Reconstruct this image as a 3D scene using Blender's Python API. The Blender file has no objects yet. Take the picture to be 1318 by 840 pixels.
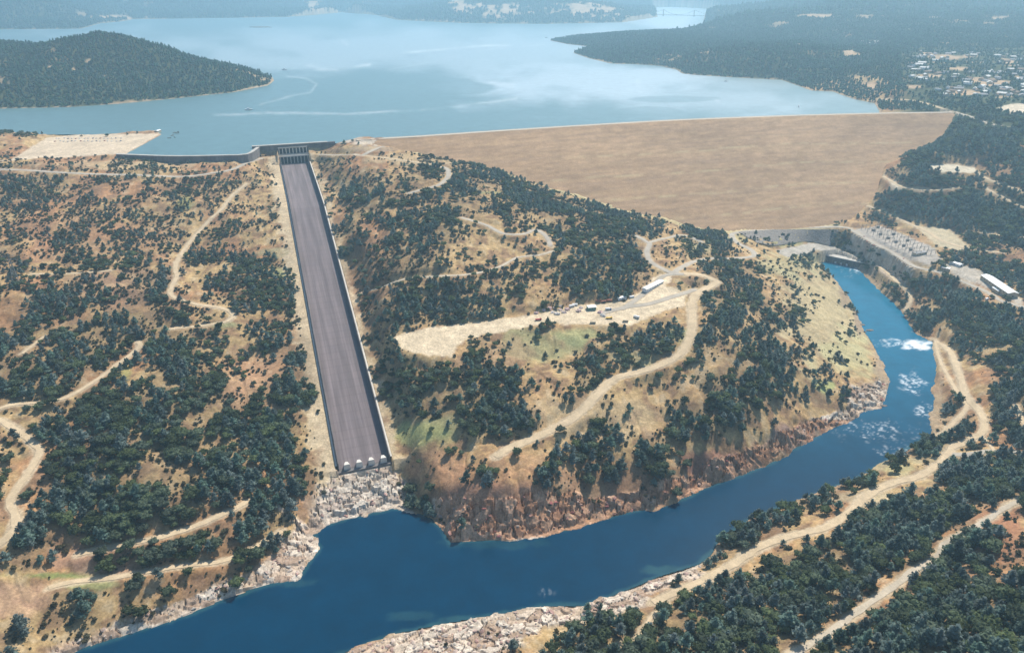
import bpy, bmesh, math, random
import numpy as np
from mathutils import Vector, Matrix, noise as mn
random.seed(7); rng = np.random.default_rng(7)
R = math.radians
scene = bpy.context.scene
C = scene.collection
# ------------------------------------------------------------------ camera
F, PITCH, CH = 950.0, R(25), 520.0
SP, CP = math.sin(PITCH), math.cos(PITCH)
cam = bpy.data.objects.new('camera', bpy.data.cameras.new('camera'))
C.objects.link(cam); scene.camera = cam
cam.location = (0, 0, CH); cam.rotation_euler = (R(65), 0, 0)
cam.data.sensor_fit = 'HORIZONTAL'; cam.data.sensor_width = 36
cam.data.lens = 36 * F / 1318; cam.data.clip_start = 5; cam.data.clip_end = 60000
# ------------------------------------------------------------------ sky, sun, exposure
SUN_EL, SUN_AZ = R(50), R(30)          # azimuth clockwise from +Y
w = bpy.data.worlds.new('World'); scene.world = w; w.use_nodes = True
nt = w.node_tree; bg = nt.nodes['Background']
sky = nt.nodes.new('ShaderNodeTexSky'); sky.sky_type = 'NISHITA'; sky.sun_disc = False
sky.sun_elevation = SUN_EL; sky.sun_rotation = SUN_AZ; sky.dust_density = .5; sky.ozone_density = 2.0; sky.altitude = 500
nt.links.new(sky.outputs[0], bg.inputs[0]); bg.inputs[1].default_value = 0.10
sun = bpy.data.objects.new('sun', bpy.data.lights.new('sun', 'SUN')); C.objects.link(sun)
sun.data.energy = 4.8; sun.data.angle = R(0.5); sun.data.color = (1, .93, .82)
sd = Vector((math.sin(SUN_AZ) * math.cos(SUN_EL), math.cos(SUN_AZ) * math.cos(SUN_EL), math.sin(SUN_EL)))
sun.rotation_euler = sd.to_track_quat('Z', 'Y').to_euler(); sun.location = (0, 0, 800)
vs = scene.view_settings
vs.view_transform = 'Standard'; vs.look = 'None'; vs.exposure = 0.46; vs.gamma = 1; vs.use_curve_mapping = False
scene.cycles.use_denoising = True
scene.cycles.max_bounces = 6; scene.cycles.volume_bounces = 1; scene.cycles.diffuse_bounces = 2
scene.cycles.glossy_bounces = 2; scene.cycles.transmission_bounces = 2
HAZE = 1.08e-4
LAKE = 200.0
# ------------------------------------------------------------------ camera maths
def unp(x, y, z):
    D = (CH - z) / (SP + (y - 420) / F * CP)
    return np.array([(x - 659) / F * D, D * (CP - (y - 420) / F * SP), z])
def proj(X, Y, Z):
    D = Y * CP + (CH - Z) * SP
    D = np.maximum(D, 1)
    return 659 + F * X / D, 420 + F * ((CH - Z) * CP - Y * SP) / D, D
# ------------------------------------------------------------------ noise
def _h(i, j, s):
    n = (i * 374761393 + j * 668265263 + s * 974634777) & 0xFFFFFFFF
    n = ((n ^ (n >> 13)) * 1274126177) & 0xFFFFFFFF
    return ((n ^ (n >> 16)) & 0xFFFF) / 65535.0
def vnoise(x, y, s=0):
    i = np.floor(x).astype(np.int64); j = np.floor(y).astype(np.int64)
    fx = x - i; fy = y - j; fx = fx * fx * (3 - 2 * fx); fy = fy * fy * (3 - 2 * fy)
    return (_h(i, j, s) * (1 - fx) + _h(i + 1, j, s) * fx) * (1 - fy) + (_h(i, j + 1, s) * (1 - fx) + _h(i + 1, j + 1, s) * fx) * fy
def fbm(x, y, s=0, o=4):
    r = 0; a = .5; t = 0
    for k in range(o):
        r = r + a * vnoise(x * 2 ** k + 17.3 * k, y * 2 ** k - 9.1 * k, s + k); t += a; a *= .5
    return r / t
def cells(x, y, s=0):      # cellular noise: nearest-point height value and edge distance
    i = np.floor(x).astype(np.int64); j = np.floor(y).astype(np.int64)
    d1 = np.full(x.shape, 9.); d2 = np.full(x.shape, 9.); v = np.zeros(x.shape)
    for a in (-1, 0, 1):
        for b in (-1, 0, 1):
            px = i + a + _h(i + a, j + b, s); py = j + b + _h(i + a, j + b, s + 5)
            d = np.hypot(x - px, y - py); c = _h(i + a, j + b, s + 9)
            nn = d < d1
            d2 = np.where(nn, d1, np.minimum(d2, d)); v = np.where(nn, c, v); d1 = np.where(nn, d, d1)
    return v, d2 - d1
def ss(x, a, b):
    t = np.clip((x - a) / (b - a), 0, 1); return t * t * (3 - 2 * t)
def segs(X, Y, P, closed=False):   # distance to polyline, nearest point, param
    best = np.full(X.shape, 1e18); nx = np.zeros(X.shape); ny = np.zeros(X.shape); par = np.zeros(X.shape)
    n = len(P)
    for k in range(n if closed else n - 1):
        ax, ay = P[k][0], P[k][1]; bx, by = P[(k + 1) % n][0], P[(k + 1) % n][1]
        dx, dy = bx - ax, by - ay; L = dx * dx + dy * dy + 1e-9
        t = np.clip(((X - ax) * dx + (Y - ay) * dy) / L, 0, 1)
        qx = ax + t * dx; qy = ay + t * dy; d = (X - qx) ** 2 + (Y - qy) ** 2
        m = d < best
        best = np.where(m, d, best); nx = np.where(m, qx, nx); ny = np.where(m, qy, ny); par = np.where(m, k + t, par)
    return np.sqrt(best), nx, ny, par
def inside(X, Y, P):
    r = np.zeros(X.shape, bool); n = len(P)
    for k in range(n):
        ax, ay = P[k][0], P[k][1]; bx, by = P[(k + 1) % n][0], P[(k + 1) % n][1]
        if ay == by: continue
        r ^= ((ay > Y) != (by > Y)) & (X < (bx - ax) * (Y - ay) / (by - ay) + ax)
    return r
CA, CB = unp(469, 598, 20), unp(379.5, 210, 168)
cdir = (CB - CA)[:2]; CLEN = float(np.hypot(*cdir)); cdir = cdir / CLEN; cnor = np.array([cdir[1], -cdir[0]])
CW = 28.5
WALL_L = np.array([*(CB[:2] + cnor * (-CW - 48) + cdir * 23), 200.]); WALL_R = np.array([*(CB[:2] + cnor * (CW + 58) + cdir * 23), 200.])
def W(lst, z=None):
    return [WALL_L if len(p) > 2 and p[2] == -1 else WALL_R if len(p) > 2 and p[2] == -2 else unp(p[0], p[1], p[2] if len(p) > 2 else z) for p in lst]
# ------------------------------------------------------------------ water outlines
RIVER = W([(-60, 960), (60, 862), (100, 837), (180, 810), (240, 792), (290, 771), (345, 752), (385, 744), (395, 728), (412, 705), (403, 688), (420, 675), (450, 667), (480, 660), (505, 655), (530, 657), (555, 668), (567, 680), (580, 699), (640, 694), (690, 690), (730, 681), (790, 664), (850, 651), (890, 638), (900, 630), (935, 618), (985, 600), (1040, 568), (1065, 553), (1098, 541), (1108, 532), (1135, 525), (1143, 507), (1145, 490), (1135, 470), (1128, 450), (1120, 435), (1108, 420), (1105, 405), (1095, 385), (1080, 365), (1065, 350), (1055, 338), (1075, 334), (1105, 345), (1125, 365), (1145, 385), (1160, 400), (1170, 415), (1178, 430), (1200, 440), (1205, 470), (1203, 500), (1200, 530), (1197, 560), (1160, 583), (1130, 600), (1112, 612), (1060, 632), (1035, 642), (1000, 654), (965, 668), (930, 692), (915, 712), (900, 725), (850, 740), (790, 765), (755, 778), (700, 780), (640, 790), (590, 798), (520, 812), (470, 830), (430, 843), (395, 862), (300, 960)], 0)
CREST = W([(505, 177.5), (540, 175.5), (640, 168.6), (760, 161), (880, 154.2), (1028, 148.6), (1132, 146), (1228, 144.5)], 212)
LK = W([(-900, 140), (-300, 160), (-100, 168), (0, 170), (60, 173), (120, 173), (200, 169), (209, 173), (158, 199.5, 201.5), (240, 201.5, 201.5), (318, 199, 201.5), (0, 0, -1), (0, 0, -2), (445, 183, 200), (470, 180, 200)], 200) + CREST[:-1] + \
     W([(1131, 142), (1125, 133), (1100, 128), (1082, 122), (1072, 118), (1045, 117), (1005, 103), (945, 100), (900, 97), (878, 95), (871, 90), (850, 85), (820, 83), (787, 82), (760, 76), (737, 68), (757, 60), (730, 57), (707, 52), (740, 47), (800, 44), (880, 41.5), (921, 39), (905, 30), (910, 22), (928, 13), (900, 10.5), (860, 9), (838, 10), (846, 22), (800, 29), (700, 31), (600, 30), (513, 26), (480, 19), (440, 16), (370, 22), (170, 25), (155, 28), (130, 30), (105, 37), (0, 38), (-900, 45)], 200)
ISL = W([(-700, 150), (0, 140), (90, 138), (150, 134), (225, 127), (300, 119), (345, 110), (353, 104), (350, 99), (300, 90), (200, 80), (100, 76), (0, 76), (-700, 82)], 200)
# chute
def chz(t):  # bottom t=0, top t=1
    t = np.asarray(t, float); return np.where(t > .68, 151 + (t - .68) / .32 * 17, 20 + 131 * t / .68)
def chute_st(X, Y):
    dx, dy = X - CA[0], Y - CA[1]
    return (dx * cdir[0] + dy * cdir[1]) / CLEN, dx * cnor[0] + dy * cnor[1]
# dam analytic surface
def damz(X, Y):
    P = [np.array([CREST[0][0] - 400, CREST[0][1] - 106])] + [c[:2] for c in CREST] + [np.array([CREST[-1][0] + 500, CREST[-1][1] + 45])]
    d, nx, ny, par = segs(X, Y, P)
    down = (Y < ny)
    return np.where(down, 212 - np.maximum(d - 7, 0) / 2.3, 212 - np.maximum(d - 7, 0) / 2.6), d, down
def dam_hit(x, y):
    dv = unp(x, y, 100) - np.array([0, 0, CH]); dv = dv / np.linalg.norm(dv)
    t = np.linspace(900, 2600, 3400); p = dv[None] * t[:, None] + np.array([0, 0, CH])
    k = np.argmax(p[:, 2] < damz(p[:, 0], p[:, 1])[0]); return p[k]
GROIN_R = [dam_hit(*p) for p in [(1228, 149), (1222, 160), (1212, 175), (1196, 190), (1165, 203), (1140, 212), (1134, 228), (1128, 250), (1112, 268), (1094, 284), (1068, 290), (1040, 292), (1000, 294), (965, 296), (937, 299)]]
GROIN_L = [dam_hit(*p) for p in [(900, 294), (860, 283), (800, 268), (740, 250), (690, 236), (640, 222), (595, 211), (550, 202), (505, 193), (480, 187)]]
DAMFOOT = [c[:2] for c in CREST[::-1]]
DAMFOOT = [np.array([c[0], c[1] + 40]) for c in [CREST[0]] + list(CREST[1:])] + GROIN_R + GROIN_L
# ------------------------------------------------------------------ terrain control points (photo position + height above the river)
CP_ = [(-250,300,185),(-250,500,130),(-250,700,70),(-250,900,30),(0,900,14),(0,860,18),(0,760,34),(0,700,48),(0,600,72),(0,520,92),(0,420,118),(0,330,146),(0,260,175),(0,222,193),(0,205,204),
(100,800,9),(100,740,24),(100,650,46),(100,560,72),(100,460,102),(100,360,132),(100,280,164),(100,223,194),(200,765,11),(200,700,30),(200,620,50),(200,520,75),(200,430,100),(200,340,128),(200,270,158),(200,226,190),
(300,735,11),(300,655,30),(300,560,50),(300,460,74),(300,400,94),(300,320,122),(300,260,154),(300,220,186),(360,700,8),(380,640,20),(350,560,38),(352,205,184),
(450,250,168),(450,215,190),(500,205,200),(560,212,197),(520,250,182),(450,300,146),(480,340,126),(480,400,98),(500,440,90),(500,480,68),(515,520,54),(525,560,42),(520,590,28),(530,615,16),
(560,300,158),(560,350,132),(560,400,104),(560,425,94),(560,470,80),(590,500,68),(560,545,50),(600,590,42),(640,300,150),(640,350,125),(640,395,105),(640,430,90),(660,470,76),(660,520,62),(640,580,46),
(720,300,140),(720,350,120),(720,385,103),(720,430,88),(740,470,76),(720,520,62),(700,580,44),(700,615,36),(800,310,122),(800,340,112),(800,390,101),(800,440,86),(800,500,68),(790,560,46),(790,600,30),
(870,330,106),(870,370,101),(870,420,90),(880,470,76),(870,530,52),(860,590,32),(850,620,20),(920,330,90),(925,365,96),(940,400,92),(950,450,80),(960,500,60),(940,550,42),(930,590,24),
(980,330,62),(1000,380,62),(1010,440,54),(1020,500,38),(1030,535,24),(1000,570,18),(1030,330,38),(1050,380,30),(1080,440,22),(1100,480,16),(1090,515,14),(1060,400,32),(600,625,35),(650,628,36),(560,632,22),(540,640,10),
(1100,297,50),(1150,305,50),(1200,325,50),(1180,340,50),(1230,352,50),(1290,380,50),(1318,395,50),(1120,325,24),(1140,350,18),(1180,370,25),(1200,400,20),(1220,430,13),(1215,480,8),(1240,500,14),(1230,560,12),(1250,590,15),(1300,570,22),
(1260,420,32),(1300,440,40),(1290,500,28),(1400,450,60),(1400,600,48),(1160,280,66),(1200,290,66),(1240,310,62),(1280,330,58),(1318,350,60),(1318,300,85),(1260,270,98),(1200,260,98),(1150,262,85),(1160,235,118),(1230,218,140),(1200,200,165),(1240,180,190),(1300,240,135),(1318,200,170),(1318,165,205),(1260,160,206),(1400,250,150),(1400,160,215),
(1150,598,6),(1180,600,10),(1112,640,8),(1092,660,10),(1012,683,9),(951,723,8),(915,743,7),(878,760,7),(1200,640,22),(1250,640,30),(1318,620,36),(1130,700,26),(1050,740,24),(980,790,24),(900,830,20),(800,820,11),(760,800,5),(1172,737,38),(1255,677,44),(1112,783,36),(1022,840,34),(1318,640,46),(1318,720,64),(1250,760,58),(1200,820,58),(1318,840,80),(1450,840,105),(1450,650,72),(1000,920,44),(800,900,22),(600,840,7),(650,870,12),(500,870,8),(1200,950,78),(600,930,22),
(60,190,206),(130,190,205),(10,200,205),(180,180,203),(0,180,207),(-100,185,210),(200,210,190),(280,213,186),(320,216,184),(240,212,188),(450,188,205),(480,183,207),(460,195,203),(500,191,205),
(50,110,236),(150,110,233),(50,80,276),(150,80,279),(150,50,337),(230,69,286),(300,88,236),(80,51,332),(0,59,308),(-200,60,300),
(50,20,270),(50,2,370),(250,10,270),(250,0,330),(450,5,300),(600,10,300),(600,0,350),(750,5,330),(820,12,262),(878,2,260),(950,45,236),(1000,50,235),(850,60,226),(900,75,238),(1000,80,248),(1000,60,258),(1100,100,230),(1100,75,248),(1150,120,220),(1200,100,233),(1250,120,228),(1318,120,232),(1318,80,240),(1200,70,243),(1100,55,233),(950,22,300),(1000,30,284),(1100,32,296),(1200,42,288),(1318,50,270),(1318,20,330),(1100,5,380),(1318,0,400),(1200,0,390),(960,5,340),(1450,80,260),(1450,20,350),(-200,5,370)]
pts = [unp(*p) for p in CP_] + GROIN_R + GROIN_L
for k, p in enumerate(RIVER): pts.append(p)
for P in (LK[:8], LK[23:], ISL):
    for p in P: pts.append(np.array([p[0], p[1], 200.]))
for t in np.linspace(0.02, .97, 12):
    for s in (-42, 42):
        q = CA[:2] + cdir * CLEN * t + cnor * s; pts.append(np.array([q[0], q[1], float(chz(t)) + 4]))
pts = np.array(pts)
def ab(X, Y): return np.arctan2(X, Y), .5 * np.log(X * X + Y * Y)
def rbf_fit(P):
    a, b = ab(P[:, 0], P[:, 1]); n = len(P); c2 = .015 ** 2
    K = np.sqrt((a[:, None] - a) ** 2 + (b[:, None] - b) ** 2 + c2) + np.eye(n) * -1e-4
    M = np.zeros((n + 3, n + 3)); M[:n, :n] = K
    M[:n, n] = 1; M[:n, n + 1] = a; M[:n, n + 2] = b; M[n:, :n] = M[:n, n:].T
    wt = np.linalg.lstsq(M, np.concatenate([P[:, 2], np.zeros(3)]), rcond=None)[0]
    def ev(A, B):
        out = wt[n] + wt[n + 1] * A + wt[n + 2] * B
        for k in range(n): out = out + wt[k] * np.sqrt((A - a[k]) ** 2 + (B - b[k]) ** 2 + c2)
        return out
    return ev
ev = rbf_fit(pts)
# ------------------------------------------------------------------ terrain grid (log-polar round the valley mouth)
NA = 1160
ANG = np.linspace(R(-53), R(53), NA)
RAD = np.exp(np.concatenate([np.arange(math.log(300), math.log(1200), .0031), np.arange(math.log(1200), math.log(3500), .0042), np.arange(math.log(3500), math.log(19500), .008)]))
NR = len(RAD)
A2, B2 = np.meshgrid(ANG[::4], np.log(RAD)[::4])
Zc = ev(A2, B2)
LR = np.log(RAD)
ia = np.clip(np.interp(ANG, ANG[::4], np.arange(len(ANG[::4]))), 0, A2.shape[1] - 1.001); ib = np.clip(np.interp(LR, LR[::4], np.arange(len(LR[::4]))), 0, A2.shape[0] - 1.001)
def bil(G, fi, fj):
    i = fi.astype(int); j = fj.astype(int); u = fi - i; v = fj - j
    return (G[i, j] * (1 - u) * (1 - v) + G[i + 1, j] * u * (1 - v) + G[i, j + 1] * (1 - u) * v + G[i + 1, j + 1] * u * v)
FB, FA = np.meshgrid(ib, ia, indexing='ij')
Z = bil(Zc, FB, FA)
GX = RAD[:, None] * np.sin(ANG)[None]; GY = RAD[:, None] * np.cos(ANG)[None]
RR = np.hypot(GX, GY)
# natural relief: gullies and swells
far = ss(RR, 2500, 6000)
rg = 1 - np.abs(2 * fbm(GX / 170, GY / 170, 3, 4) - 1)
Z += (rg - .72) * 20 * (1 - far) * ss(Z, 12, 50) * (1 - .8 * ss(RR, 1800, 2300) )
Z += (fbm(GX / 28, GY / 28, 11, 3) - .5) * 5 * (1 - far)
Z += (1 - np.abs(2 * fbm(GX / 420, GY / 420, 31, 4) - 1) - .7) * 60 * ss(RR, 2000, 2800) * ss(Z, 202, 240)
zf = 420 + 420 * fbm(GX / 2600, GY / 2600, 40, 5)
Z = Z + (zf - Z) * ss(RR, 9500, 14000)
Z -= (np.abs(2 * fbm(GX / 34, GY / 52, 401, 3) - 1) < .09) * 1.4 * (1 - far) * ss(Z, 12, 50)
# lake
def sdist(P, X, Y):
    d, nx, ny, _ = segs(X, Y, P, True); m = inside(X, Y, P); return np.where(m, -d, d), nx, ny
dl = np.full(GX.shape, 1e4); lnx = GX.copy(); lny = GY.copy()
sub = RR > 1150
a_, b_, c_ = sdist(LK, GX[sub], GY[sub]); i_, j_, k_ = sdist(ISL, GX[sub], GY[sub])
use = -i_ > a_
dl[sub] = np.maximum(a_, -i_); lnx[sub] = np.where(use, j_, b_); lny[sub] = np.where(use, k_, c_)
swx = [-3000] + [p[0] for p in LK[3:15]] + [c[0] for c in CREST] + [4000]; swy = [LK[0][1]] + [p[1] for p in LK[3:15]] + [c[1] for c in CREST] + [2100]
swx[1 + 7] = WALL_L[0] - 6; order = np.argsort(swx); north = GY > np.interp(GX, np.array(swx)[order], np.array(swy)[order]) - 0
floor_ = 200.4 + np.clip(dl, 0, 400) * .10
Z = np.where(north & (dl > 0), np.maximum(Z, floor_), Z)
park = (RR < 1900) & (dl > 0) & (GX < CA[0] - 330) & (GY > 1200)
Z = np.where(dl < 0, np.minimum(199.5 + dl * .35, 199.5).clip(185), Z)
# river
dr = np.full(GX.shape, 1e4); rnx = GX.copy(); rny = GY.copy()
sub = RR < 2000
dr[sub], rnx[sub], rny[sub] = sdist(RIVER, GX[sub], GY[sub])
jag = (fbm(GX / 14, GY / 14, 77, 3) - .5) * 10 + (fbm(GX / 40, GY / 40, 78, 2) - .5) * 10
dj = dr + jag * (dr < 60)
PX, PY, PD = proj(GX, GY, np.where(dr < 15, 0, Z))
cap = 1.0 + np.clip(dj, 0, 1e4) * 1.25
Z = np.where((dr < 400) & (dj > 0), np.maximum(np.minimum(Z, cap), .5 + np.clip(dj, 0, 20) * .12), Z)
# rocky banks: blocky relief
def poly_soft(P, X, Y, soft):
    d = segs(X, Y, P, True)[0]; m = inside(X, Y, P); return ss(np.where(m, d, -d), -soft, soft)
ROCKS = [[(398, 690), (405, 640), (430, 607), (505, 598), (530, 615), (525, 640), (528, 662), (480, 668), (420, 682)],
         [(345, 640), (412, 690), (415, 705), (390, 750), (300, 778), (200, 812), (90, 845), (30, 860), (150, 805), (260, 765), (330, 730), (365, 700), (380, 675)],
         [(555, 665), (575, 640), (610, 640), (700, 630), (800, 640), (850, 625), (900, 600), (935, 590), (1010, 555), (1050, 540), (1100, 520), (1140, 510), (1140, 530), (1060, 560), (985, 605), (900, 640), (800, 668), (700, 697), (580, 705)],
         [(400, 860), (470, 825), (600, 790), (700, 772), (790, 760), (850, 735), (905, 720), (900, 745), (850, 765), (790, 790), (700, 810), (640, 845), (560, 875)],
         [(1075, 330), (1110, 300), (1180, 345), (1170, 360), (1135, 360), (1115, 350)], [(1090, 500), (1145, 490), (1150, 530), (1090, 545)]]
rock = np.zeros(GX.shape)
near = (RR < 1800)
px_, py_ = PX[near], PY[near]
rk = np.zeros(px_.shape)
wob = (fbm(GX[near] / 12, GY[near] / 12, 5, 3) - .5) * 22
for P in ROCKS: rk = np.maximum(rk, poly_soft(P, px_ + wob, py_ + wob * .6, 5))
rock[near] = rk
rpy0 = proj(GX, GY, np.zeros(GX.shape) + 4)[1]
cv, ce = cells((GX + .6 * GY) / 15 + fbm(GX / 18, GY / 18, 87, 2) * 1.2, (GY - .4 * GX) / 9 + fbm(GX / 15, GY / 15, 86, 2), 3)
cv2, ce2 = cells(GX / 3.4, GY / 2.6 + GX / 8, 8)
Z = np.where(dj > 0, Z + rock * (1 - .5 * (rpy0 > 705)) * ((cv - .4) * 7.5 + (cv2 - .4) * 1.3 - 6 * (1 - ss(ce, 0, .12)) + (fbm(GX / 3, GY / 2.2, 88, 3) - .5) * 2.4 ) * .75 * ss(dj, 0, 6), Z)
Z = np.where((dj > 0) & (dr < 400), np.maximum(Z, .25), Z)
Z = np.where(dj <= 0, np.minimum(-.3 + dj * .35, -.2).clip(-9), Z)
for P_, dep, wid in (([(512, 598), (528, 622), (540, 645), (550, 668)], 13, 13), ([(398, 672), (404, 684), (418, 690)], 8, 7), ([(900, 590), (893, 620), (895, 640)], 7, 8), ([(655, 612), (668, 650), (690, 688)], 4, 5), ([(745, 600), (752, 640), (765, 668)], 4, 5)):
    q_ = [unp(a_1, b_1, 12)[:2] for a_1, b_1 in P_]; d_ = segs(GX, GY, q_)[0]; Z = np.where((dj > 0) & (dr < 200), np.maximum(Z - dep * np.exp(-(d_ / wid) ** 2), .35), Z)
# dam foot and chute corridor
dz, dd, ddown = damz(GX, GY)
box = (RR > 1200) & (RR < 2600) & (np.abs(dd) < 600)
infoot = np.zeros(GX.shape, bool); infoot[box] = inside(GX[box], GY[box], DAMFOOT)
df = np.full(GX.shape, 1e4); df[box] = segs(GX[box], GY[box], DAMFOOT, True)[0]
Z = np.where(infoot, dz - 5, np.where((df < 14) & (dr > 10) & (dd < 400) & (dz > 44), np.maximum(Z, dz + .8), Z))
ct, cs = chute_st(GX, GY)
cin = (ct > -.01) & (ct < 1.10)
zc = chz(np.clip(ct, 0, 1)); acs = np.abs(cs)
Z = np.where(cin & (acs < 31), np.minimum(zc - 2.5, 165), np.where(cin & (acs < 75) & (ct < .985), zc + 4.6 + (Z - zc - 4.6) * ss(acs, 36, 75), Z))
WL_ = [p[:2] for p in W([(150, 199), (200, 201), (240, 201.5), (290, 200.5), (318, 199)], 201.5)] + [WALL_L[:2], WALL_R[:2]]
wd_, wx_, wy_, _p = segs(GX, GY, WL_); fr = (GY < wy_) & (wd_ < 110) & (RR < 1800) & (GX < WALL_R[0] - 20)
Z = np.where(fr, np.minimum(Z, 195 + ss(wd_, 30, 110) * 4.5 - (wd_ < 30) * 0), Z)
f_wall = (ct - 1) * CLEN
Z = np.where((cs > -135) & (cs < -33) & (f_wall > -50) & (f_wall < 21), np.minimum(Z, 185 + 4 * ss(cs, -60, -135)), Z)
Z = np.where((cs > -105) & (cs < 92) & (f_wall > 27.5) & (f_wall < 110), np.minimum(Z, 194), Z)
# ------------------------------------------------------------------ height lookup
def gi(X, Y):
    a = np.arctan2(X, Y); r = .5 * np.log(X * X + Y * Y)
    return np.clip(np.interp(r, LR, np.arange(NR)), 0, NR - 1.001), np.clip((a - ANG[0]) / (ANG[1] - ANG[0]), 0, NA - 1.001)
def H(X, Y, G=None):
    fi, fj = gi(np.asarray(X, float), np.asarray(Y, float)); return bil(Z if G is None else G, fi, fj)
TT = np.exp(np.linspace(math.log(420), math.log(12000), 1500))
def hit(x, y, dz_=0.0):
    dv = np.array([(x - 659) / F, CP - (y - 420) / F * SP, -SP - (y - 420) / F * CP])
    p = dv[None] * TT[:, None] + np.array([0, 0, CH])
    hh = H(p[:, 0], p[:, 1]) + dz_
    b = p[:, 2] < hh
    k = int(np.argmax(b)) if b.any() else len(TT) - 1
    k = max(k, 1); d0 = p[k - 1, 2] - hh[k - 1]; d1 = p[k, 2] - hh[k]
    u = d0 / (d0 - d1 + 1e-9); q = p[k - 1] + (p[k] - p[k - 1]) * min(max(u, 0), 1); q[2] = float(H(q[0], q[1])); return q
# ------------------------------------------------------------------ roads and pads
ROADS = [  # name, width m, kind, px points
 ('asphalt_road', 10, 'a', [(-120, 214), (0, 218.5), (100, 223), (215, 227), (270, 224), (300, 217), (318, 210), (338, 203.5)]),
 ('asphalt_road', 9, 'a', [(412, 199), (455, 199), (470, 196), (500, 188), (520, 183), (545, 178)]),
 ('dirt_track', 7, 'd', [(455, 199.5), (500, 204), (530, 208), (560, 210), (600, 210)]),
 ('dirt_road', 9, 'a', [(525, 249), (545, 243), (565, 237), (577, 228), (575, 219), (560, 213)]),
 ('dirt_road', 8, 'a', [(594, 280), (627, 291), (647, 304), (674, 303), (689, 295), (704, 305), (709, 317)]),
 ('dirt_track', 6, 'g', [(467, 377), (490, 367), (520, 357), (550, 352), (600, 354), (640, 345), (667, 332), (694, 327), (712, 323)]),
 ('dirt_road', 9, 'a', [(817, 303), (836, 312), (832, 323), (837, 337), (857, 347), (880, 353)]),
 ('dirt_road', 8, 'a', [(836, 312), (860, 306), (880, 303), (905, 312)]),
 ('toe_road', 10, 'a', [(868, 350), (878, 343), (898, 335), (918, 333), (948, 333), (971, 330), (965, 320), (950, 312), (942, 305), (948, 300), (978, 296), (1012, 294), (1055, 293), (1080, 292), (1095, 294)]),
 ('dirt_road', 13, 'd', [(880, 353), (900, 354), (911, 358), (922, 366), (908, 373), (895, 380), (890, 397), (891, 413), (889, 430), (882, 447), (868, 462), (831, 477), (792, 487), (770, 504), (750, 527), (727, 547), (690, 562), (660, 575), (638, 588)]),
 ('dirt_road', 10, 'a', [(895, 372), (880, 375), (840, 390), (807, 395), (773, 403)]),
 ('dirt_road', 9, 'a', [(880, 353), (862, 352), (850, 358), (838, 372), (815, 388), (800, 398)]),
 ('dirt_track', 7, 'd', [(318, 236), (300, 252), (285, 268), (273, 280), (247, 310), (227, 337), (227, 357), (219, 377), (247, 390), (284, 398), (299, 405), (294, 415), (267, 420), (220, 423)]),
 ('dirt_track', 5, 'd', [(143, 348), (90, 353), (40, 353)]),
 ('dirt_track', 7, 'd', [(177, 440), (180, 447), (150, 470), (127, 487), (87, 513), (57, 518), (20, 520), (0, 527), (-40, 540)]),
 ('dirt_track', 5, 'd', [(28, 455), (40, 445), (57, 433)]),
 ('dirt_track', 9, 'd', [(-30, 535), (0, 540), (25, 555), (46, 575), (50, 590), (27, 620), (13, 640), (20, 660), (20, 680), (0, 700), (-40, 725)]),
 ('dirt_track', 8, 'd', [(320, 645), (307, 653), (253, 675), (200, 693), (143, 704), (100, 713)]),
 ('dirt_track', 7, 'd', [(363, 683), (300, 718), (233, 727), (160, 741), (93, 751), (63, 757)]),
 ('dirt_road', 10, 'd', [(1202, 437), (1222, 450), (1235, 480), (1242, 507), (1258, 523), (1268, 543), (1262, 558), (1245, 567), (1225, 579), (1215, 593), (1185, 610), (1145, 624), (1112, 641), (1092, 660), (1060, 678), (1012, 690), (978, 704), (951, 722), (915, 742), (878, 759), (840, 775)]),
 ('dirt_track', 6, 'd', [(1202, 437), (1212, 470), (1228, 497), (1238, 513), (1245, 523), (1225, 547), (1205, 565)]),
 ('asphalt_road', 8, 'a', [(1225, 584), (1245, 588), (1279, 583), (1318, 585), (1400, 592)]),
 ('dirt_road', 9, 'd', [(1306, 520), (1313, 533), (1322, 550), (1345, 580)]),
 ('dirt_track', 5, 'd', [(1266, 563), (1282, 583)]),
 ('gravel_road', 7, 'g', [(960, 880), (1022, 840), (1065, 813), (1112, 783), (1155, 750), (1172, 737), (1205, 717), (1215, 703), (1255, 677), (1289, 657), (1318, 640), (1400, 610)]),
 ('dirt_track', 4, 'd', [(770, 838), (817, 820), (837, 793), (860, 777)]),
 ('asphalt_road', 10, 'a', [(1095, 295), (1122, 312), (1156, 330), (1178, 342), (1212, 351), (1237, 362), (1269, 376), (1291, 387), (1318, 396), (1400, 425)]),
 ('dirt_road', 9, 'd', [(1117, 265), (1147, 276), (1165, 287), (1192, 297), (1212, 310), (1246, 320), (1290, 325)]),
 ('dirt_track', 7, 'd', [(1260, 299), (1290, 303), (1318, 306), (1400, 310)]),
 ('asphalt_road', 12, 'a', [(1232, 145.5), (1248, 150), (1265, 156), (1290, 163), (1360, 178)]),
 ('dirt_road', 12, 'd', [(1226, 143.5), (1205, 137), (1178, 129.5), (1150, 128), (1132, 128)]),
 ('dirt_road', 9, 'd', [(1255, 221), (1275, 232), (1318, 247), (1380, 265)]),
 ('dirt_road', 9, 'd', [(1262, 238), (1272, 245), (1295, 256), (1318, 268), (1380, 290)]),
 ('dirt_track', 8, 'd', [(1137, 227), (1155, 235), (1168, 244), (1200, 246), (1245, 240)]),
 ('dirt_track', 7, 'd', [(1129, 341), (1156, 361), (1169, 372), (1172, 387), (1165, 398)]),
]
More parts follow.
